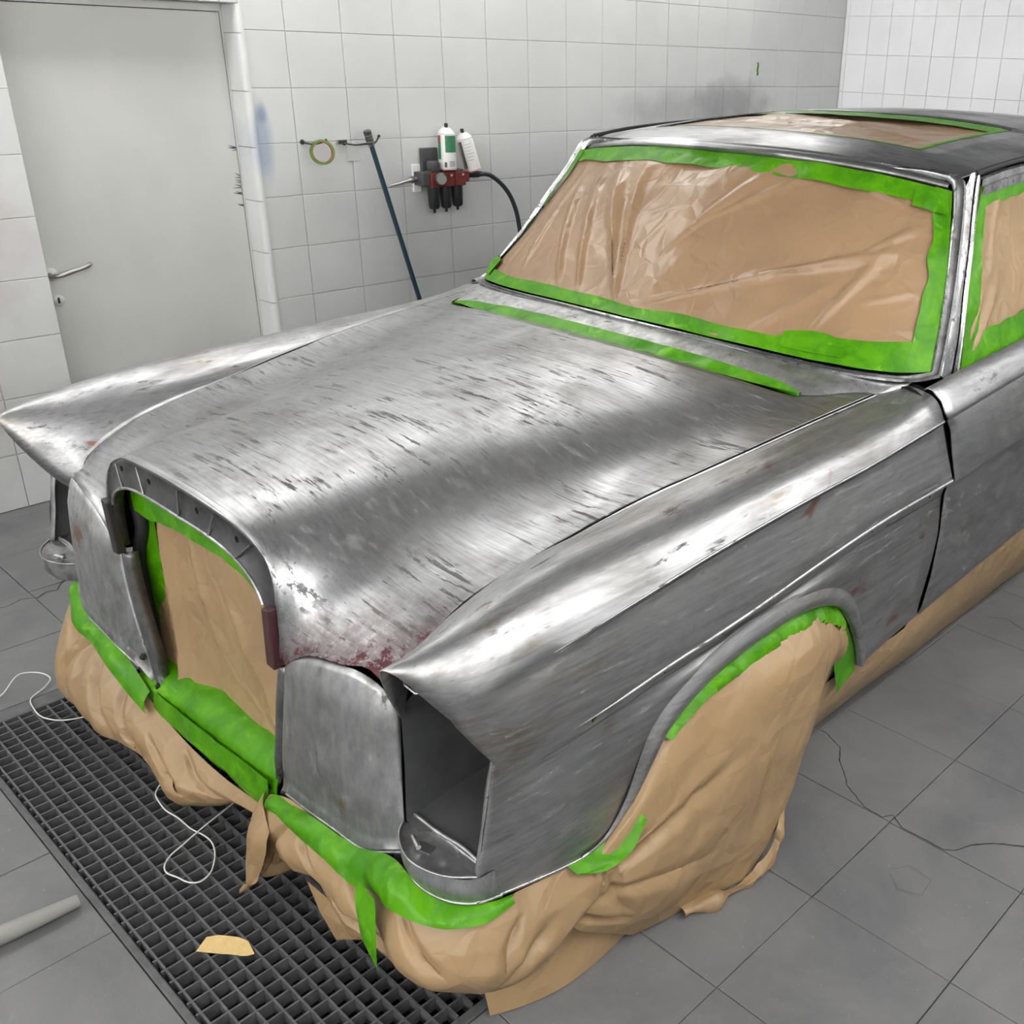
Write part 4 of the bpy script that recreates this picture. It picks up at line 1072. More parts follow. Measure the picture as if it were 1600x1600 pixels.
    # pillar between the front and rear door windows
    bp = np.stack([curve([(.812 + q, y, .925), (.752 + q, y, 1.12), (.698 + q, y, 1.335)], 14) for q, y in ((-.016, 2.318), (.004, 2.322), (.006, 2.36), (-.006, 2.364), (.006, 2.368), (.004, 2.41), (-.016, 2.414))])
    grid('door_pillar', bp, MT['bright'], car, mirror=mir, flip=True, angle=40)
    # black sheet standing for the unlit cabin behind the side glass
    cb = [[(s * .80, y, belt(y) - .02), (s * .665, y + (.25 if k == 0 else 0), 1.34)] for k, y in enumerate(np.linspace(1.60, 3.40, 8))]
    grid('cabin_shade', np.array(cb), MT['dark'], car, flip=(s < 0))

# ---- rear of the car (out of view): rear window, trunk, rear fenders
sec = []
for y, xh, zt, zs in ((3.30, .905, 1.40, .94), (3.5, .90, 1.35, .94), (3.75, .89, 1.18, .94), (3.98, .875, .985, .935), (4.2, .86, .955, .92), (4.45, .83, .93, .90), (4.58, .78, .87, .85)):
    xr = .66 if y < 3.8 else .70
    half_ = [(0, y, zt), (xr * .6, y, zt - .006), (xr * .92, y, zt - .03), (xr + .05, y, max(zs, zt - .12)), (xh - .06, y, zs), (xh - .01, y, zs - .05), (xh, y, .75), (xh, y, .6), (xh - .02, y, .45), (xh - .04, y, .33)]
    sec.append([(-a, b_, c) for a, b_, c in half_[::-1]] + half_[1:])
grid('rear_body', np.array(sec), MT['door'], car, flip=False, angle=45)
mesh('tail_panel', sec[-1], [tuple(range(len(sec[-1])))], MT['door'], car, False)
box('underbody', (-.80, .30, .22), (.80, 4.4, .30), MT['dark'], car)
# wheels under the masking
for s in (-1, 1):
    for y in (.742, 3.49):
        w = lathe('wheel', [(.10, -.07), (.24, -.09), (.29, -.085), (.312, -.06), (.316, 0), (.312, .06), (.29, .085), (.24, .09), (.20, .07), (.10, .06)], (s * .735, y, .317), (1, 0, 0), MT['black'], car, 32)

# ================================================================== masking paper and tape
def strip_between(a, b, n, rows=3, bulge=None):
    A_, B_ = curve(a, n), curve(b, n)
    G = np.stack([A_ * (1 - t) + B_ * t for t in np.linspace(0, 1, rows)])
    if bulge is not None:
        for j, t in enumerate(np.linspace(0, 1, rows)): G[j] += np.array(bulge) * math.sin(math.pi * t)
    return G
def edge_pin(nv, nu, k=6):
    v, u = np.meshgrid(np.linspace(0, 1, nv), np.linspace(0, 1, nu), indexing='ij')
    return np.clip(np.minimum.reduce([u, 1 - u, v, 1 - v]) * k, 0, 1)

# ---- windshield
wb_c, wt_c, ws_c = curve(wsb, 200), curve(wst, 200)[::-1], curve(wss, 200)
def wsurf(u, v):
    S = ws_c[min(199, int(round(v * 199)))]
    cy = 1.267 + (1.697 - 1.267) * v; cz = .935 + (1.337 - .935) * v
    bow = .022 * math.sin(math.pi * v)
    cy -= bow * .66; cz += bow * .75
    a = abs(u)
    yb = np.interp(a * wb_c[-1, 0], wb_c[:, 0], wb_c[:, 1]); gb = (yb - wb_c[0, 1]) / (wb_c[-1, 1] - wb_c[0, 1])
    gt = a ** 2.2
    g = gb * (1 - v) + gt * v
    ey, ez = S[1], S[2]
    return np.array([u * S[0], cy + (ey - cy) * g, cz + (ez - cz) * (a ** 2.3)])
def wgrid(u0, u1, v0, v1, nu, nv, off):
    """bounds may be functions of the running parameter"""
    G = np.zeros((nv, nu, 3))
    f = lambda q, t: q(t) if callable(q) else q
    for j in range(nv):
        t = j / (nv - 1)
        for i in range(nu):
            s = i / (nu - 1)
            uu = f(u0, t) + (f(u1, t) - f(u0, t)) * s
            vv = f(v0, s) + (f(v1, s) - f(v0, s)) * t
            G[j, i] = wsurf(uu, vv)
    return G + normals(G) * off
wm = thing('windshield_masking', 'glossy brown masking paper over the windshield, edged with green tape', 'masking paper', (0, 1.27, .93))
G = wgrid(-.985, .985, .01, .985, 230, 130, .004)
pin = edge_pin(130, 230, 9)
G0 = G.copy()
G = folds(G, [(.46, .04, .20, .92, .014, .035), (.46, .03, .29, .9, .011, .03), (.48, .03, .99, .66, .014, .028), (.50, .33, .63, .93, .012, .025), (.84, .10, .95, .80, .012, .03), (.10, .04, .02, .93, .010, .025), (.17, .08, .06, .93, .010, .022), (.30, .05, .09, .85, .012, .03), (.36, .03, .14, .95, .010, .03), (.55, .55, .72, .95, .008, .02), (.66, .30, .93, .55, .007, .03), (.74, .05, .86, .40, .008, .03), (.88, .55, .97, .80, .012, .02), (.90, .30, .99, .45, .010, .02), (.93, .86, .80, .96, .010, .02)])
G = crumple(G, .012, 8, 3, None, (1, 1, 1))
G = G0 + (G - G0) * pin[..., None]
grid('paper_sheet', G, MT['paperws'], wm)
wob = lambda s, k, a: a * noise.noise(Vector((s * 9, k, 0)))
def tape_on(name, G, seed, parent, amp=.004):
    return grid(name, crumple(G, amp * 1.5, 22, seed, np.clip(edge_pin(*G.shape[:2], 5), .35, 1)), MT['tape'], parent)
tape_on('tape_strip', wgrid(-1, 1, lambda s: .905 + wob(s, 1, .02) - .02 * math.sin(s * 3), .998, 110, 8, .009), 1, wm)
tape_on('tape_strip', wgrid(-1, 1, .002, lambda s: np.interp(s, [0, .1, .5, .78, .84, .93, 1], [.085, .07, .062, .07, .11, .135, .17]) + wob(s, 4, .015), 110, 8, .009), 2, wm)
tape_on('tape_strip', wgrid(lambda t: .955 + wob(t, 7, .012) - .02 * t * t * t, .999, 0.0, 1.0, 8, 70, .011), 3, wm)
tape_on('tape_strip', wgrid(-.999, lambda t: -.945 + wob(t, 9, .02) - .02 * t, 0.0, 1.0, 8, 70, .011), 4, wm)
tape_on('tape_patch', wgrid(.60, .80, .03, lambda s: .10 + .03 * math.sin(s * 3), 16, 8, .012), 5, wm, .006)
tape_on('tape_patch', wgrid(.86, .99, .86, .97, 14, 8, .015), 6, wm, .010)
tape_on('tape_patch', wgrid(-.97, -.86, .03, .14, 12, 8, .015), 8, wm, .010)

# ---- side window of the front door
sw = thing('side_window_masking', 'brown masking paper over the front side window, edged with green tape', 'masking paper', (.80, 1.6, .9))
def sidesurf(u, v):
    yb, yt = 1.606 + u * .76, 1.832 + u * .53
    b_ = belt(yb) - .006
    zt = np.interp(yt, [1.83, 1.95, 2.14, 2.5], [1.305, 1.320, 1.331, 1.341])
    x = np.interp(v, [0, .2, .45, .75, 1], [.812, .786, .752, .712, .690])
    return np.array([x - .004, yb + (yt - yb) * v, b_ + (zt - b_) * v])
def sgrid(u0, u1, v0, v1, nu, nv, off):
    f = lambda q, t: q(t) if callable(q) else q
    G = np.zeros((nv, nu, 3))
    for j in range(nv):
        for i in range(nu):
            t, s = j / (nv - 1), i / (nu - 1)
            G[j, i] = sidesurf(f(u0, t) + (f(u1, t) - f(u0, t)) * s, f(v0, s) + (f(v1, s) - f(v0, s)) * t)
    return G + normals(G) * off
G = sgrid(.0, 1.0, .0, 1.0, 60, 50, .002); G0 = G.copy()
G = folds(G, [(.02, .05, .16, .45, .014, .03), (.05, .02, .28, .40, .012, .03), (.22, .95, .20, .35, .008, .03), (.5, .2, .8, .8, .01, .04)])
G = crumple(G, .014, 9, 11); G = G0 + (G - G0) * edge_pin(50, 60, 8)[..., None]
grid('paper_sheet', G, MT['paper'], sw)
tape_on('tape_strip', sgrid(0, 1, lambda s: .87 + wob(s, 2, .03), 1.0, 40, 6, .007), 21, sw)
tape_on('tape_strip', sgrid(0, 1, 0.0, lambda s: .16 + wob(s, 5, .03), 40, 6, .007), 22, sw)
tape_on('tape_strip', sgrid(lambda t: .93 + wob(t, 8, .01), 1.0, 0, 1, 6, 40, .009), 24, sw)
tape_on('tape_strip', sgrid(0, lambda t: .075 + .05 * (1 - t) + wob(t, 3, .01), 0, 1, 6, 40, .009), 23, sw)

# ---- sunroof
sr = thing('sunroof_masking', 'brown masking paper filling the sunroof opening, green tape along its rear edge', 'masking paper', (0, SY0, 1.39))
G = np.array([[(x, y, rz(x, y) - .006 - .012 * math.sin(math.pi * (y - SY0) / (SY1 - SY0)) * (1 - (x / SX) ** 2)) for x in np.linspace(-SX + .002, SX - .002, 90)] for y in np.linspace(SY0 + .002, SY1 - .002, 60)])
G0 = G.copy(); G = crumple(folds(G, [(.1, .2, .8, .1, .006, .02), (.2, .5, .95, .3, .008, .02), (.4, .1, .9, .05, .006, .02), (.1, .6, .7, .55, .006, .02)]), .016, 9, 31, None, (.5, 1.5, 1)); G = G0 + (G - G0) * edge_pin(60, 90, 10)[..., None]
grid('paper_sheet', G, MT['paperws'], sr)
def rgrid(x0, x1, y0, y1, nx, ny, off):
    return np.array([[(x, y, rz(x, y) + off) for x in np.linspace(x0, x1, nx)] for y in np.linspace(y0, y1, ny)])
tape_on('tape_strip', np.array([[(x, y, rz(x, y) - .003 + (.0025 if k == 2 else 0)) for x in np.linspace(-SX + .003, SX - .003, 50)] for k, y in enumerate((SY1 - .10, SY1 - .05, SY1 - .002))]), 32, sr, .002)
tape_on('tape_strip', rgrid(-SX + .002, SX - .002, SY0 + .002, SY0 + .012, 50, 3, -.0005), 33, sr, .001)
for s in (-1, 1):
    tape_on('tape_strip', rgrid(min(s * SX * .996, s * (SX - .016)), max(s * SX * .996, s * (SX - .016)), SY0 + .004, SY1 - .004, 4, 30, -.0005), 34, sr, .001)

# ---- tape over the cowl vent behind the hood
vt = thing('vent_tape', 'long green tape strip over the air vent behind the hood', 'tape', (0, 1.15, .90))
hr = curve([(x, y, z) for x, y, z in ((-.632, 1.165, .886), (-.45, 1.131, .896), (-.155, 1.122, .903), (0, 1.120, .904), (.155, 1.122, .903), (.45, 1.131, .896), (.632, 1.165, .886))], 90)
cr_ = curve([(-.634, 1.176, .887), (-.60, 1.186, .892), (-.45, 1.189, .903), (0, 1.186, .912), (.45, 1.189, .903), (.60, 1.186, .892), (.634, 1.176, .887)], 90)
G = np.stack([hr * (1 - t) + cr_ * t + np.array([0, 0, .004 - .010 * math.sin(math.pi * t)]) for t in np.linspace(0, 1, 9)])
tape_on('tape_strip', G, 41, vt, .006)
G = np.stack([hr + np.array([0, -.003, .0025]), hr * .7 + cr_ * .3 + np.array([0, 0, .001])])
tube('vent_edge', cr_ + np.array([0, .002, .001]), .0022, MT['gap'], vt, 6)

# ---- grille opening
gm = thing('grille_masking', 'brown masking paper filling the grille opening, green tape on three sides', 'masking paper', (0, .05, .2))
nv, nu = 120, 120
G = np.zeros((nv, nu, 3))
for j in range(nv):
    for i in range(nu):
        v, u = j / (nv - 1), i / (nu - 1)
        x = (-.365 + .73 * u) * (1 - .10 * (1 - v)); z = .16 + .60 * v
        z = min(z, .785 - 1.1 * max(0, abs(x) - .12) ** 2)
        G[j, i] = (x, .055 + .02 * v - .03 * (1 - v) ** 3, z)
G0 = G.copy()
G = folds(G, [(.20, .02, .10, .98, .02, .05), (.13, .05, .08, .95, -.02, .03), (.5, .7, .9, .1, .008, .05), (.3, .8, .45, .3, .006, .04), (.8, .9, .6, .4, .006, .05)])
G = crumple(G, .014, 7, 51); G = G0 + (G - G0) * np.clip(edge_pin(nv, nu, 10), .3, 1)[..., None]
grid('paper_sheet', G, MT['paper'], gm, flip=False)
tape_on('tape_strip', np.array([[(x, .046 + .012 * t + .01 * s, z) for s, x in zip((0, .5, 1), np.interp(t, [0, 1], [-.345, -.35]) + np.array([-.012, .025, .062 - .012 * t + wob(t, 6, .006)]))] for t, z in zip(np.linspace(0, 1, 40), np.linspace(.19, .73, 40))]), 52, gm, .006)
tp = curve([(-.34, .040, .700), (-.25, .040, .708), (-.1, .040, .726), (.06, .040, .728), (.19, .040, .716), (.235, .040, .700)], 50)
G = np.stack([tp, tp + np.array([0, -.003, -.03]), tp + np.array([0, -.004, -.06])]); G[2, :, 2] += np.array([wob(t, 12, .010) for t in np.linspace(0, 1, 50)])
tape_on('tape_strip', G, 53, gm, .004)

# ---- green-taped cross beam below the grille
bm = thing('beam_masking', 'green tape wrapped over the cross beam under the grille opening', 'tape', (0, 0, .15))
prof = [(.056, .285), (.030, .282), (-.004, .262), (-.014, .240), (-.020, .205), (-.022, .172), (-.010, .150), (.03, .145)]
xsb = np.linspace(-.34, .275, 60)
G = np.array([[(x, y, z + .02 * (x + .03) / .3 * (1 if k < 3 else .4)) for k, (y, z) in enumerate(prof)] for x in xsb]).transpose(1, 0, 2)
G = crumple(G, .007, 16, 61, None, (.35, 1, 1))
grid('tape_wrap', G, MT['tape'], bm, flip=True)
a = [(-.25, -.0215, .232), (0, -.0225, .246), (.262, -.022, .266)]; b = [(-.26, -.0275, .180), (0, -.0285, .190), (.262, -.0275, .206)]
tape_on('tape_strip', strip_between(a, b, 60, 5), 62, bm, .004)

# ---- paper aprons under the nose
al = thing('nose_apron', 'crumpled brown paper apron hanging under the far half of the nose', 'masking paper', (-.3, -.05, .05))
T_ = [(-.76, .06, .33), (-.69, .01, .325), (-.60, -.012, .285), (-.45, -.018, .265), (-.335, -.022, .215), (-.1, -.026, .168), (.08, -.026, .166), (.27, -.02, .185)]
M_ = [(-.80, .02, .25), (-.72, -.045, .235), (-.61, -.078, .215), (-.46, -.085, .19), (-.32, -.085, .15), (-.12, -.07, .125), (.06, -.05, .13), (.25, -.03, .155)]
M2 = [(-.80, .0, .14), (-.74, -.065, .13), (-.62, -.105, .13), (-.47, -.112, .115), (-.32, -.105, .10), (-.13, -.085, .095), (.03, -.05, .105), (.22, -.01, .14)]
B_ = [(-.78, .02, .06), (-.72, -.055, .06), (-.60, -.09, .065), (-.48, -.095, .055), (-.32, -.088, .056), (-.17, -.072, .062), (-.02, -.035, .068), (.17, .02, .115)]
Bi = [(-.74, .08, .05), (-.68, .03, .05), (-.58, .0, .06), (-.47, -.01, .055), (-.32, .0, .05), (-.16, .02, .06), (.0, .05, .07), (.17, .08, .10)]
G = loft([T_, M_, M2, B_, Bi], 230, [24, 20, 20, 10])
nv, nu = G.shape[:2]
G = folds(G, [(.24, .02, .20, .75, .022, .035), (.24, .03, .36, .85, .020, .03), (.30, .10, .45, .75, .018, .03), (.12, .10, .22, .25, .016, .03), (.40, .05, .55, .70, .014, .03), (.55, .20, .75, .65, .012, .03), (.66, .05, .85, .5, .010, .025), (.05, .5, .2, .8, .014, .03)])
vv = np.linspace(0, 1, nv)[:, None] * np.ones((1, nu))
G = crumple(G, .044, 6, 71, np.clip((vv - .22) * 4, .06, 1))
grid('paper_sheet', G, MT['paper'], al, flip=True)
tape_on('tape_strip', strip_between([(-.70, .006, .345), (-.60, -.016, .305), (-.45, -.020, .288), (-.335, -.022, .252), (-.27, -.024, .225)], [(-.715, -.018, .298), (-.60, -.048, .262), (-.52, -.05, .256), (-.45, -.052, .242), (-.40, -.054, .232), (-.335, -.054, .208), (-.25, -.048, .184)], 60, 6, (0, -.008, .003)), 72, al, .006)

ar = thing('nose_apron', 'crumpled brown paper apron hanging under the near headlight and fender corner', 'masking paper', (.6, -.05, .05))
T_ = [(.262, -.022, .232), (.33, -.022, .262), (.45, -.024, .278), (.58, -.020, .292), (.68, -.012, .325), (.765, -.022, .332), (.835, -.006, .328), (.868, .020, .326), (.884, .10, .318), (.888, .19, .305), (.888, .27, .30)]
M_ = [(.250, -.055, .19), (.34, -.065, .205), (.46, -.070, .215), (.58, -.070, .225), (.69, -.070, .245), (.78, -.075, .255), (.86, -.045, .26), (.905, .005, .262), (.922, .085, .26), (.925, .175, .255), (.92, .25, .255)]
M2 = [(.252, -.07, .12), (.345, -.072, .15), (.46, -.074, .17), (.58, -.078, .165), (.69, -.080, .185), (.785, -.078, .195), (.865, -.045, .20), (.915, .01, .20), (.93, .09, .20), (.93, .18, .205), (.915, .26, .215)]
B_ = [(.268, -.072, .05), (.34, -.058, .115), (.45, -.056, .145), (.57, -.058, .13), (.69, -.045, .165), (.765, -.01, .135), (.845, .02, .130), (.875, .07, .135), (.885, .13, .14), (.885, .19, .165), (.88, .25, .18)]
Bi = [(.30, -.01, .06), (.36, .0, .12), (.46, .01, .15), (.57, .02, .14), (.68, .03, .17), (.74, .05, .14), (.79, .08, .14), (.82, .11, .14), (.83, .15, .15), (.83, .20, .17), (.84, .25, .18)]
G = loft([T_, M_, M2, B_, Bi], 250, [24, 20, 20, 10])
nv, nu = G.shape[:2]
G = folds(G, [(.14, .12, .03, .8, .014, .03), (.30, .45, .52, .62, .020, .025), (.34, .10, .50, .55, .014, .03), (.72, .75, .86, .35, .022, .025), (.72, .78, .95, .60, .018, .025), (.55, .15, .66, .55, .014, .03), (.80, .15, .74, .65, .016, .03), (.18, .15, .30, .55, .012, .03)])
vv = np.linspace(0, 1, nv)[:, None] * np.ones((1, nu))
G = crumple(G, .044, 7, 81, np.clip((vv - .25) * 4, .06, 1))
grid('paper_sheet', G, MT['paper'], ar, flip=True)
tape_on('tape_strip', strip_between([(.29, -.024, .250), (.45, -.028, .284), (.58, -.024, .298), (.68, -.016, .330), (.765, -.026, .336), (.835, -.010, .331), (.868, .018, .330), (.885, .08, .322)],
    [(.285, -.046, .226), (.38, -.054, .246), (.45, -.056, .244), (.52, -.060, .258), (.60, -.062, .252), (.68, -.060, .284), (.73, -.066, .290), (.79, -.066, .304), (.856, -.036, .308), (.892, .006, .312), (.896, .07, .315)], 90, 7, (0, -.008, .004)), 82, ar, .008)
tape_on('tape_tail', strip_between([(.640, -.070, .300), (.680, -.094, .240), (.722, -.096, .172)], [(.715, -.078, .305), (.735, -.098, .232), (.735, -.098, .170)], 20, 5), 83, ar, .008)
# loose curl at the end of the apron and the saw-toothed flap below it
cu = loft([[(.255, -.025, .236), (.275, -.040, .228), (.30, -.055, .220), (.33, -.066, .205)], [(.222, -.045, .165), (.25, -.068, .165), (.285, -.082, .165), (.325, -.080, .160)],
    [(.205, -.045, .085), (.235, -.075, .095), (.27, -.092, .105), (.31, -.080, .125)], [(.235, -.060, .035), (.25, -.088, .040), (.268, -.104, .048), (.29, -.088, .075)],
    [(.240, -.085, .022), (.255, -.105, .030), (.270, -.118, .045), (.285, -.104, .070)], [(.243, -.100, .034), (.256, -.112, .040), (.268, -.118, .052), (.280, -.106, .074)]], 40, [12, 12, 12, 8, 5])
grid('paper_curl', crumple(cu, .008, 12, 85), MT['paper'], ar, flip=True)
fa = [(.44, -.058, .150), (.50, -.056, .150), (.58, -.055, .152), (.655, -.05, .165)]
fbm = [(.475, -.058, .105), (.51, -.058, .11), (.585, -.056, .125), (.645, -.05, .155)]
A1, B1 = curve(fa, 41), curve([(.528, -.060, .068), (.552, -.059, .085), (.59, -.058, .112), (.622, -.054, .132)], 41)
B1[::2] += np.array([.001, 0, -.005])
grid('saw_tooth_flap', np.stack([A1, A1 * .5 + B1 * .5 + np.array([0, -.004, 0]), B1]), MT['paper'], ar, flip=True, smooth=False)

# ---- wheel cover
wc = thing('wheel_masking', 'large brown paper cover draped over the near front wheel', 'masking paper', (.92, .6, 0))
rows_w = [
    [(.882, .315, .325), (.882, .42, .450), (.882, .56, .520), (.882, .75, .543), (.882, .94, .523), (.882, 1.03, .468), (.85, 1.13, .36)],
    [(.888, .27, .295), (.915, .40, .395), (.928, .56, .455), (.938, .75, .478), (.932, .92, .462), (.910, 1.005, .418), (.85, 1.11, .30)],
    [(.890, .225, .26), (.930, .37, .33), (.946, .55, .37), (.955, .75, .385), (.945, .895, .375), (.915, .960, .36), (.85, 1.08, .25)],
    [(.890, .195, .215), (.935, .35, .25), (.952, .53, .27), (.958, .72, .275), (.950, .860, .265), (.92, .910, .26), (.84, 1.03, .18)],
    [(.890, .210, .15), (.930, .36, .16), (.950, .53, .165), (.958, .69, .165), (.955, .795, .145), (.925, .845, .14), (.86, .87, .13)],
    [(.890, .29, .075), (.920, .41, .075), (.940, .54, .07), (.955, .655, .07), (.957, .730, .055), (.925, .775, .05), (.86, .80, .05)],
    [(.885, .37, .008), (.905, .45, .006), (.925, .54, .006), (.945, .615, .006), (.95, .665, .006), (.92, .70, .006), (.86, .72, .006)]]
G = loft(rows_w, 190, [20, 20, 20, 20, 18, 14])
nv, nu = G.shape[:2]
G = folds(G, [(.74, .04, .76, .34, .014, .035), (.80, .05, .90, .30, -.012, .03), (.05, .55, .45, .40, .014, .04), (.04, .62, .5, .75, .012, .04), (.02, .66, .12, .85, .018, .03), (.10, .5, .15, .8, .016, .03), (.3, .4, .36, .65, .008, .05), (.55, .5, .7, .8, .008, .05)])
vv, uu = np.meshgrid(np.linspace(0, 1, nv), np.linspace(0, 1, nu), indexing='ij')
G = crumple(G, .022, 6, 91, np.clip(vv * 6, .1, 1) * np.clip((1 - vv) * 8, .1, 1))
grid('paper_sheet', G, MT['paper'], wc, flip=True)
a = [(.945, .765, .16), (.962, .74, .10), (.965, .70, .045), (.955, .64, .02), (.935, .56, .016), (.91, .48, .014)]
b = [(.95, .775, .12), (.972, .745, .055), (.978, .695, .010), (.968, .635, .004), (.948, .555, .004), (.92, .475, .004)]
G = strip_between(a, b, 130, 20, (.012, 0, .006)); grid('paper_ruffle', crumple(G, .024, 18, 92), MT['paper'], wc, flip=False)
lip2 = curve([(.8855, y, z) for y, x, z in lipc[9:18]], 60)
ctr = np.array([.885, .74, .25])
inn = lip2 + (ctr - lip2) / np.linalg.norm(ctr - lip2, axis=1, keepdims=True) * np.interp(np.linspace(0, 1, 60), [0, .2, .5, .7, 1], [.016, .030, .034, .034, .040])[:, None] + np.array([.026, 0, 0])
jag = np.array([noise.noise(Vector((i * .8, 3, 0))) for i in range(60)])[:, None] * np.array([.012, .006, .022])
tape_on('tape_strip', np.stack([lip2, (lip2 + inn) / 2 + np.array([.008, 0, 0]) + jag * .4, inn + jag]), 93, wc, .014)
tape_on('tape_strip', strip_between([(.884, 1.04, .475), (.884, 1.085, .40), (.884, 1.12, .33), (.884, 1.135, .27)], [(.895, .985, .44), (.895, 1.01, .37), (.892, 1.035, .30), (.890, 1.05, .25)], 24, 4), 94, wc, .006)
tape_on('tape_strip', strip_between([(.892, .19, .308), (.893, .245, .301), (.893, .30, .313), (.893, .345, .352)], [(.915, .205, .292), (.928, .255, .280), (.934, .308, .290), (.930, .352, .334)], 30, 7, (.008, 0, 0)), 95, wc, .008)

# ---- sill strip and the sheet on the floor
ss = thing('sill_masking', 'long strip of brown masking paper along the bottom of the doors', 'masking paper', (.8, 1.9, 0))
ys_ = np.linspace(.90, 3.2, 96)
G = np.array([[(x, y, z) for y in ys_] for x, z in ((0, 0),) * 6])
for j, t in enumerate(np.linspace(0, 1, 6)):
    for i, y in enumerate(ys_):
        tz = btm(max(y, 1.43)) - .003 - (.02 if y < 1.4 else 0); 
        G[j, i] = (.874 - .125 * t ** 1.3 + .02 * math.sin(math.pi * t), y, tz * (1 - t) + .006 * t + .03 * math.sin(math.pi * t) * .2)
grid('paper_sheet', crumple(G, .012, 5, 101, None, (1, .4, 1)), MT['paper'], ss, flip=False)
fs = thing('floor_paper', 'flat brown paper sheet standing on the floor below the near fender corner', 'masking paper', (.84, .2, 0))
a = [(.765, .07, .115), (.80, .12, .125), (.83, .20, .12), (.84, .30, .11), (.85, .41, .06)]; b = [(.825, .060, .003), (.85, .11, .003), (.868, .17, .003), (.876, .285, .003), (.866, .41, .003)]
grid('paper_sheet', crumple(strip_between(a, b, 50, 10, (.006, 0, 0)), .006, 7, 111), MT['paper'], fs, flip=True)

# ================================================================== things on the left wall
# steel hooks
def hook(label, y0, y1, z, lift=.02):
    t = thing('wall_hook', label, 'hook', (XW, y0, z), None)
    tube('hook_wire', [(XW + .002, y0, z), (XW + .03, y0 + .006, z - .004), (XW + .045, y0 + .02, z - .006), (XW + .05, (y0 + y1) / 2, z - .004), (XW + .055, y1 - .02, z), (XW + .058, y1, z + lift)], .0035, MT['hose'], t, 8, n=28)
    tube('hook_tip', [(XW + .056, y1 - .004, z + lift * .8), (XW + .059, y1 + .003, z + lift * 1.15)], .0055, MT['black'], t, 8)
    lathe('hook_rosette', [(.010, 0), (.010, .003), (.005, .005)], (XW + .0005, y0, z), (1, 0, 0), MT['black'], t, 12)
    return t
hook('thin black wall hook carrying the tape roll', 1.596, 1.672, 1.226, .008)
hk = hook('bent black wall hook holding the dark teal lance', 1.79, 1.925, 1.216, .026)
box('hook_plate', (XW + .001, 1.752, 1.212), (XW + .014, 1.798, 1.229), MT['chrome'], hk, .002)
# backing plate drawn below the second hook
o = box('backing_plate', (XW + .0006, 1.797, 1.142), (XW + .003, 1.856, 1.204), MT['doorp'], None, .001)
tag(o, 'small pale metal plate on the wall below the second hook', 'plate')
# roll of green tape on its cardboard core
tr = thing('tape_roll', 'used roll of green tape with brown cardboard core hanging on the first hook', 'tape roll', (XW + .056, 1.655, 1.146))
ax = Vector((.95, -.35, .10)).normalized()
c0 = Vector((XW + .052, 1.652, 1.188))
def ring_(name, r0, r1, w, mat_, parent, off=0, a0=0, a1=2 * math.pi):
    x = ax.orthogonal().normalized(); y = ax.cross(x); V = []; F = []; n = 40
    for i in range(n):
        th = a0 + (a1 - a0) * i / n; d = x * math.cos(th) + y * math.sin(th)
        for r, h in ((r0, -w), (r1, -w), (r1, w), (r0, w)): V.append(c0 + d * r + ax * (h + off))
    for i in range(n):
        for k in range(4):
            a, b = i * 4 + k, i * 4 + (k + 1) % 4; q = ((i + 1) % n) * 4
            F.append((a, b, q + (k + 1) % 4, q + k))
    return mesh(name, V, F, mat_, parent, True, 40)
ring_('cardboard_core', .0385, .0432, .0130, MT['core'], tr)
ring_('tape_layer', .0434, .0485, .0126, MT['tape'], tr)
# lance leaning on the wall
la = thing('spray_lance', 'long dark teal lance with black grip leaning on the wall behind the car', 'lance', (XW + .05, 2.2, 0))
tube('shaft', [(XW + .072, 1.872, 1.216), (XW + .085, 2.052, .553), (XW + .10, 2.20, .01)], .0105, MT['teal'], la, 12, n=30)
d = (Vector((XW + .072, 1.872, 1.216)) - Vector((XW + .085, 2.052, .553))).normalized()
p0 = Vector((XW + .072, 1.872, 1.216))
lathe('grip', [(.012, 0), (.0165, .003), (.0165, .010), (.0150, .012), (.0165, .014), (.0165, .022), (.0150, .024), (.0165, .026), (.0165, .034), (.0150, .036), (.0165, .038), (.0165, .05), (.012, .054)], p0, d, MT['bucket'], la, 16)
lathe('collar', [(.013, -.012), (.015, -.008), (.015, -.002), (.012, 0)], p0, d, MT['alu'], la, 16)

# compressed-air filter and regulator set
fx = XW + .075
fl_ = thing('air_regulator', 'red and black compressed-air filter regulator set mounted on the tiled wall', 'regulator', (XW, 2.25, .9))
box('mount_plate', (XW + .001, 2.118, .995), (XW + .012, 2.160, 1.113), MT['white'], fl_, .002)
box('mount_rail', (XW + .001, 2.16, 1.03), (XW + .04, 2.37, 1.075), MT['alu'], fl_, .002)
box('port_block', (XW + .03, 2.108, 1.028), (fx + .02, 2.150, 1.086), MT['bucket'], fl_, .004)
for k, (y0, y1) in enumerate(((2.152, 2.215), (2.219, 2.281), (2.285, 2.345))):
    b_ = box('head_block', (XW + .035, y0, 1.020), (fx + .026, y1, 1.082), MT['red'], fl_, .005)
    box('head_cap', (XW + .045, y0 + .006, 1.0825), (fx + .016, y1 - .006, 1.090), MT['bucket'], b_, .002)
    yc = (y0 + y1) / 2; h = (.095, .095, .092)[k]
    bw_ = lathe('bowl', [(.027, 0), (.027, -.02), (.0255, -.06), (.0245, -h + .008), (.019, -h)], (fx - .008, yc, 1.0195), (0, 0, 1), MT['smoke'], fl_, 24)
    lathe('drain', [(.007, 0), (.007, -.010), (.005, -.018)], (fx - .008, yc, 1.0195 - h), (0, 0, 1), MT['black'], bw_, 10)
    mesh('arrow_mark', [(fx + .0268, yc + .008, 1.062), (fx + .0268, yc + .022, 1.068), (fx + .0268, yc + .008, 1.074)], [(0, 1, 2)], MT['cream'], b_, False)
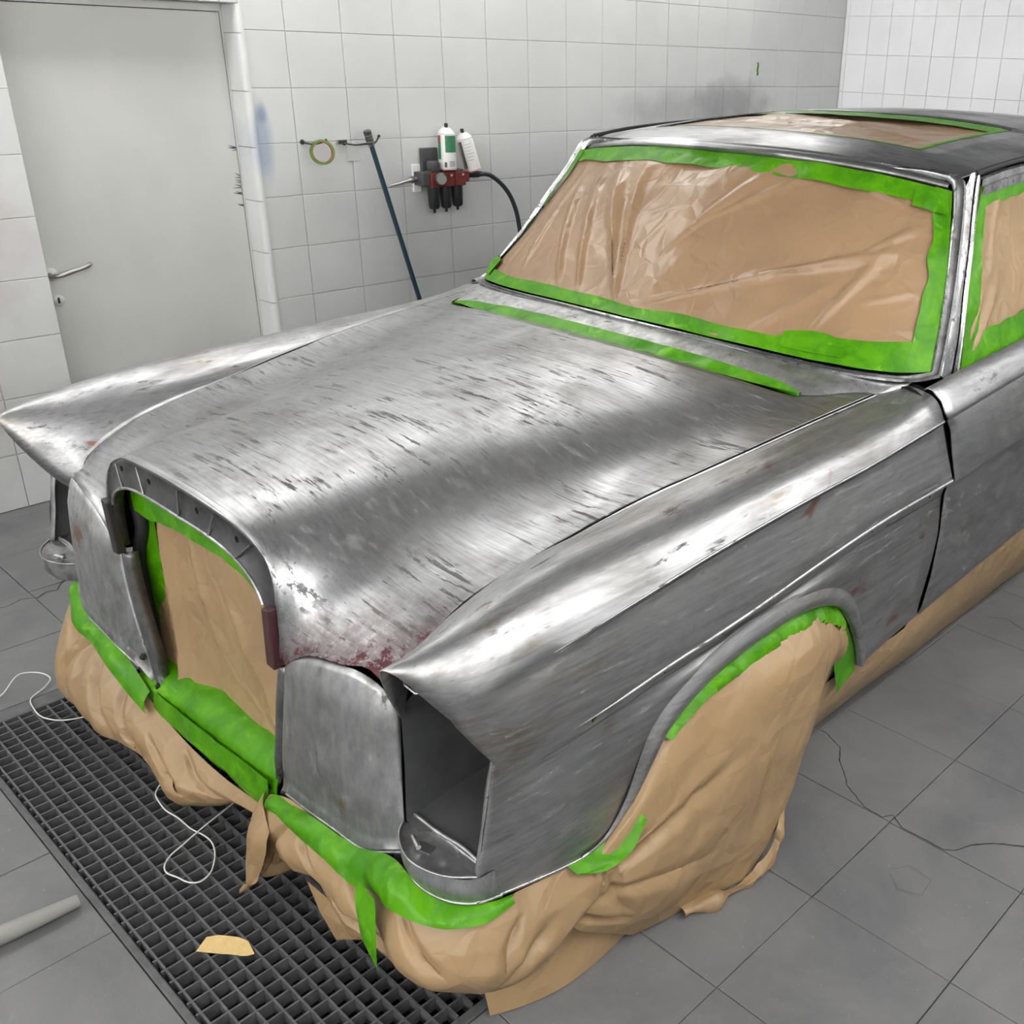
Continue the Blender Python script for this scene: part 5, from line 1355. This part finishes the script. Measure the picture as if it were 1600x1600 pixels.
box('outlet_block', (XW + .04, 2.346, 1.034), (fx + .016, 2.372, 1.080), MT['red'], fl_, .004)
gg = lathe('gauge', [(.026, 0), (.0275, .004), (.0275, .020), (.024, .024), (.023, .021)], (fx + .024, 2.198, 1.056), (1, -.25, 0), MT['bucket'], fl_, 28)
lathe('gauge_dial', [(.0225, 0), (.0225, .001)], (fx + .0455, 2.1925, 1.056), (1, -.25, 0), MT['hosegrey'], gg, 24)
kb = lathe('regulator_knob', [(.024, 0), (.026, .004), (.026, .034), (.023, .04)], (fx - .002, 2.186, 1.0905), (0, 0, 1), MT['bucket'], fl_, 24)
for i in range(12):
    th = 2 * math.pi * i / 12
    box('knob_rib', (fx - .002 + .026 * math.cos(th) - .0018, 2.186 + .026 * math.sin(th) - .0018, 1.096), (fx - .002 + .026 * math.cos(th) + .0018, 2.186 + .026 * math.sin(th) + .0018, 1.124), MT['bucket'], kb)
tube('inlet_pipe', [(fx - .02, 2.112, 1.056), (fx - .02, 2.085, 1.056), (fx - .025, 2.06, 1.05), (fx - .03, 2.02, 1.042), (fx - .045, 1.985, 1.034)], [.010, .010, .0065, .006, .005], MT['alu'], fl_, 10, n=24)
lathe('inlet_nut', [(.013, 0), (.015, .002), (.015, .014), (.013, .016)], (fx - .02, 2.076, 1.055), (0, 1, 0), MT['dull'], fl_, 8)
lathe('outlet_coupling', [(.014, 0), (.014, .02), (.011, .022), (.011, .04), (.013, .042), (.013, .075)], (fx - .012, 2.3725, 1.058), (0, 1, 0), MT['black'], fl_, 14)
ho = tube('air_hose', [(fx - .012, 2.449, 1.058), (fx - .010, 2.50, 1.056), (fx, 2.562, 1.018), (fx + .01, 2.612, .960), (fx + .016, 2.646, .884), (fx + .02, 2.664, .787), (fx + .03, 2.675, .60), (fx + .06, 2.70, .30), (fx + .12, 2.78, .02)], .0105, MT['hose'], None, 12, n=60)
tag(ho, 'black rubber air hose drooping from the regulator behind the car', 'hose')
# black box leaning behind the cans
bx_ = box('black_box', (XW + .012, 2.158, 1.0765), (XW + .034, 2.245, 1.182), MT['bucket'], None, .003)
tag(bx_, 'flat dark box standing behind the green spray can', 'box')
# spray cans
def can(label, base, axis, body, band, cap, h=.148, r=.0335):
    a = Vector(axis).normalized(); b0 = Vector(base)
    t = thing('spray_can', label, 'spray can', base, 'spray cans on the regulator')
    bd = lathe('can_body', [(r - .003, 0), (r, .003), (r, h - .004), (r - .002, h)], b0, a, body, t, 28)
    lathe('bottom_rim', [(r + .0006, 0), (r + .0012, .002), (r + .0006, .006)], b0 + a * .0005, a, band, t, 28)
    lathe('shoulder', [(r - .002, h), (r - .001, h + .003), (r * .80, h + .014), (r * .52, h + .024), (r * .50, h + .027)], b0, a, MT['cream'], t, 28)
    lathe('nozzle', [(.007, h + .027), (.007, h + .032), (.0085, h + .033), (.0085, h + .042), (.006, h + .045)], b0, a, cap, t, 14)
    return t, bd, a, b0
TOP = 1.0905
t, bd, a, b0 = can('green and white spray can standing upright on the regulator', (fx + .002, 2.262, TOP + .001), (0.02, 0, 1), MT['cream'], MT['pink'], MT['black'], .150, .0385)
view = Vector((1.894 - XW, -.75 - 2.26, 0)).normalized(); side = Vector((-view.y, view.x, 0))
def label_patch(name, t, b0, a, r, h0, h1, th0, th1, mat_):
    V = []; n = 12
    for h in (h0, h1):
        for i in range(n + 1):
            th = th0 + (th1 - th0) * i / n
            d_ = view * math.cos(th) + side * math.sin(th); d_ = (d_ - a * d_.dot(a)).normalized()
            V.append(b0 + a * h + d_ * (r + .0006))
    return mesh(name, V, [(i, i + 1, n + 2 + i, n + 1 + i) for i in range(n)], mat_, t)
label_patch('green_label', bd, b0, a, .0385, .075, .146, -.2, 1.7, MT['grn'])
label_patch('green_label', bd, b0, a, .0386, .045, .146, -1.35, -.75, MT['grn'])
label_patch('red_emblem', bd, b0, a, .0389, .116, .142, -1.45, -.9, MT['redp'])
for k in range(5):
    label_patch('print_line', bd, b0, a, .0387, .036 - k * .005, .038 - k * .005, .2 + .1 * (k % 2), 1.0, MT['bucket'])
label_patch('print_block', bd, b0, a, .0387, .012, .034, -.35, -.05, MT['bucket'])
t, bd, a, b0 = can('white and silver spray can tilting against the wall on the regulator', (fx - .012, 2.418, 1.0765), (-.12, -.22, 1), MT['cream'], MT['pink'], MT['black'], .142, .0375)
for k in range(6):
    label_patch('print_line', bd, b0, a, .0377, .120 - k * .014, .1225 - k * .014, -.3, .75 - .15 * (k % 3), MT['alu'])
label_patch('silver_label', bd, b0, a, .0376, .018, .136, -1.2, -.55, MT['alu'])
o = box('support_tab', (XW + .03, 2.374, 1.068), (fx + .02, 2.445, 1.0735), MT['bucket'], fl_, .001)
# scrap of green tape on the wall
G = np.array([[(XW + .0012, y + .004 * math.sin(k * 2.1), z) for y in (4.636, 4.652)] for k, z in enumerate(np.linspace(1.492, 1.562, 6))])
tag(grid('tape_scrap', G, MT['tape'], None, flip=False, solid=.001), 'tiny scrap of green tape stuck high on the left wall', 'tape')

# ================================================================== odds and ends on the floor
def wirez(name, pts, label, r=.0017):
    o = tube(name, [(x, y, z) for x, y, z in pts], r, MT['wire'], None, 8, n=90)
    return tag(o, label, 'wire')
wirez('bent_wire', [(-.96, -.33, .004), (-.871, -.188, .006), (-.925, -.112, .018), (-.905, -.076, .012), (-.862, -.066, .008), (-.838, -.086, .006), (-.803, -.137, .004), (-.76, -.146, .004), (-.691, -.143, .004), (-.662, -.128, .004), (-.60, .0, .004)], 'white bent wire lying by the corner of the grating')
wirez('looped_wire', [(-.225, -.04, .02), (-.205, -.078, .004), (-.164, -.088, .004), (-.129, -.090, .004), (-.087, -.083, .004), (-.018, -.077, .004), (.0, -.072, .004), (.040, -.068, .004), (.077, -.078, .004), (.105, -.094, .004), (.132, -.119, .004), (.137, -.143, .004), (.123, -.157, .004), (.094, -.166, .004), (.058, -.176, .004), (.040, -.170, .004), (.023, -.153, .004), (.008, -.114, .0055), (-.002, -.082, .0085), (-.012, -.05, .010), (-.033, .021, .012), (-.05, .08, .02)], 'white wire curled into a loop in the middle of the grating')
cv = [(.303, -.230), (.2845, -.200), (.296, -.182), (.318, -.166), (.331, -.157), (.352, -.150), (.389, -.157), (.384, -.168), (.376, -.176), (.358, -.188), (.338, -.204), (.322, -.216)]
V = [(x, y, .001 + .006 * max(0, (y + .2) * 8 * .15)) for x, y in cv] + [(x, y, .0022 + .006 * max(0, (y + .2) * 8 * .15)) for x, y in cv]
n = len(cv)
tag(mesh('cardboard_scrap', V, [tuple(range(n)), tuple(range(n, 2 * n))[::-1]] + [(i, n + i, n + (i + 1) % n, (i + 1) % n) for i in range(n)], MT['card'], None, False), 'torn tan cardboard scrap lying on the grating', 'cardboard')
tag(tube('hose_end', [(-.02, -.66, .021), (.012, -.52, .0205), (.022, -.42, .019), (.026, -.335, .016)], [.021, .020, .018, .013], MT['hosegrey'], None, 20, n=30), 'pale grey hose end lying on the slabs beside the grating', 'hose')
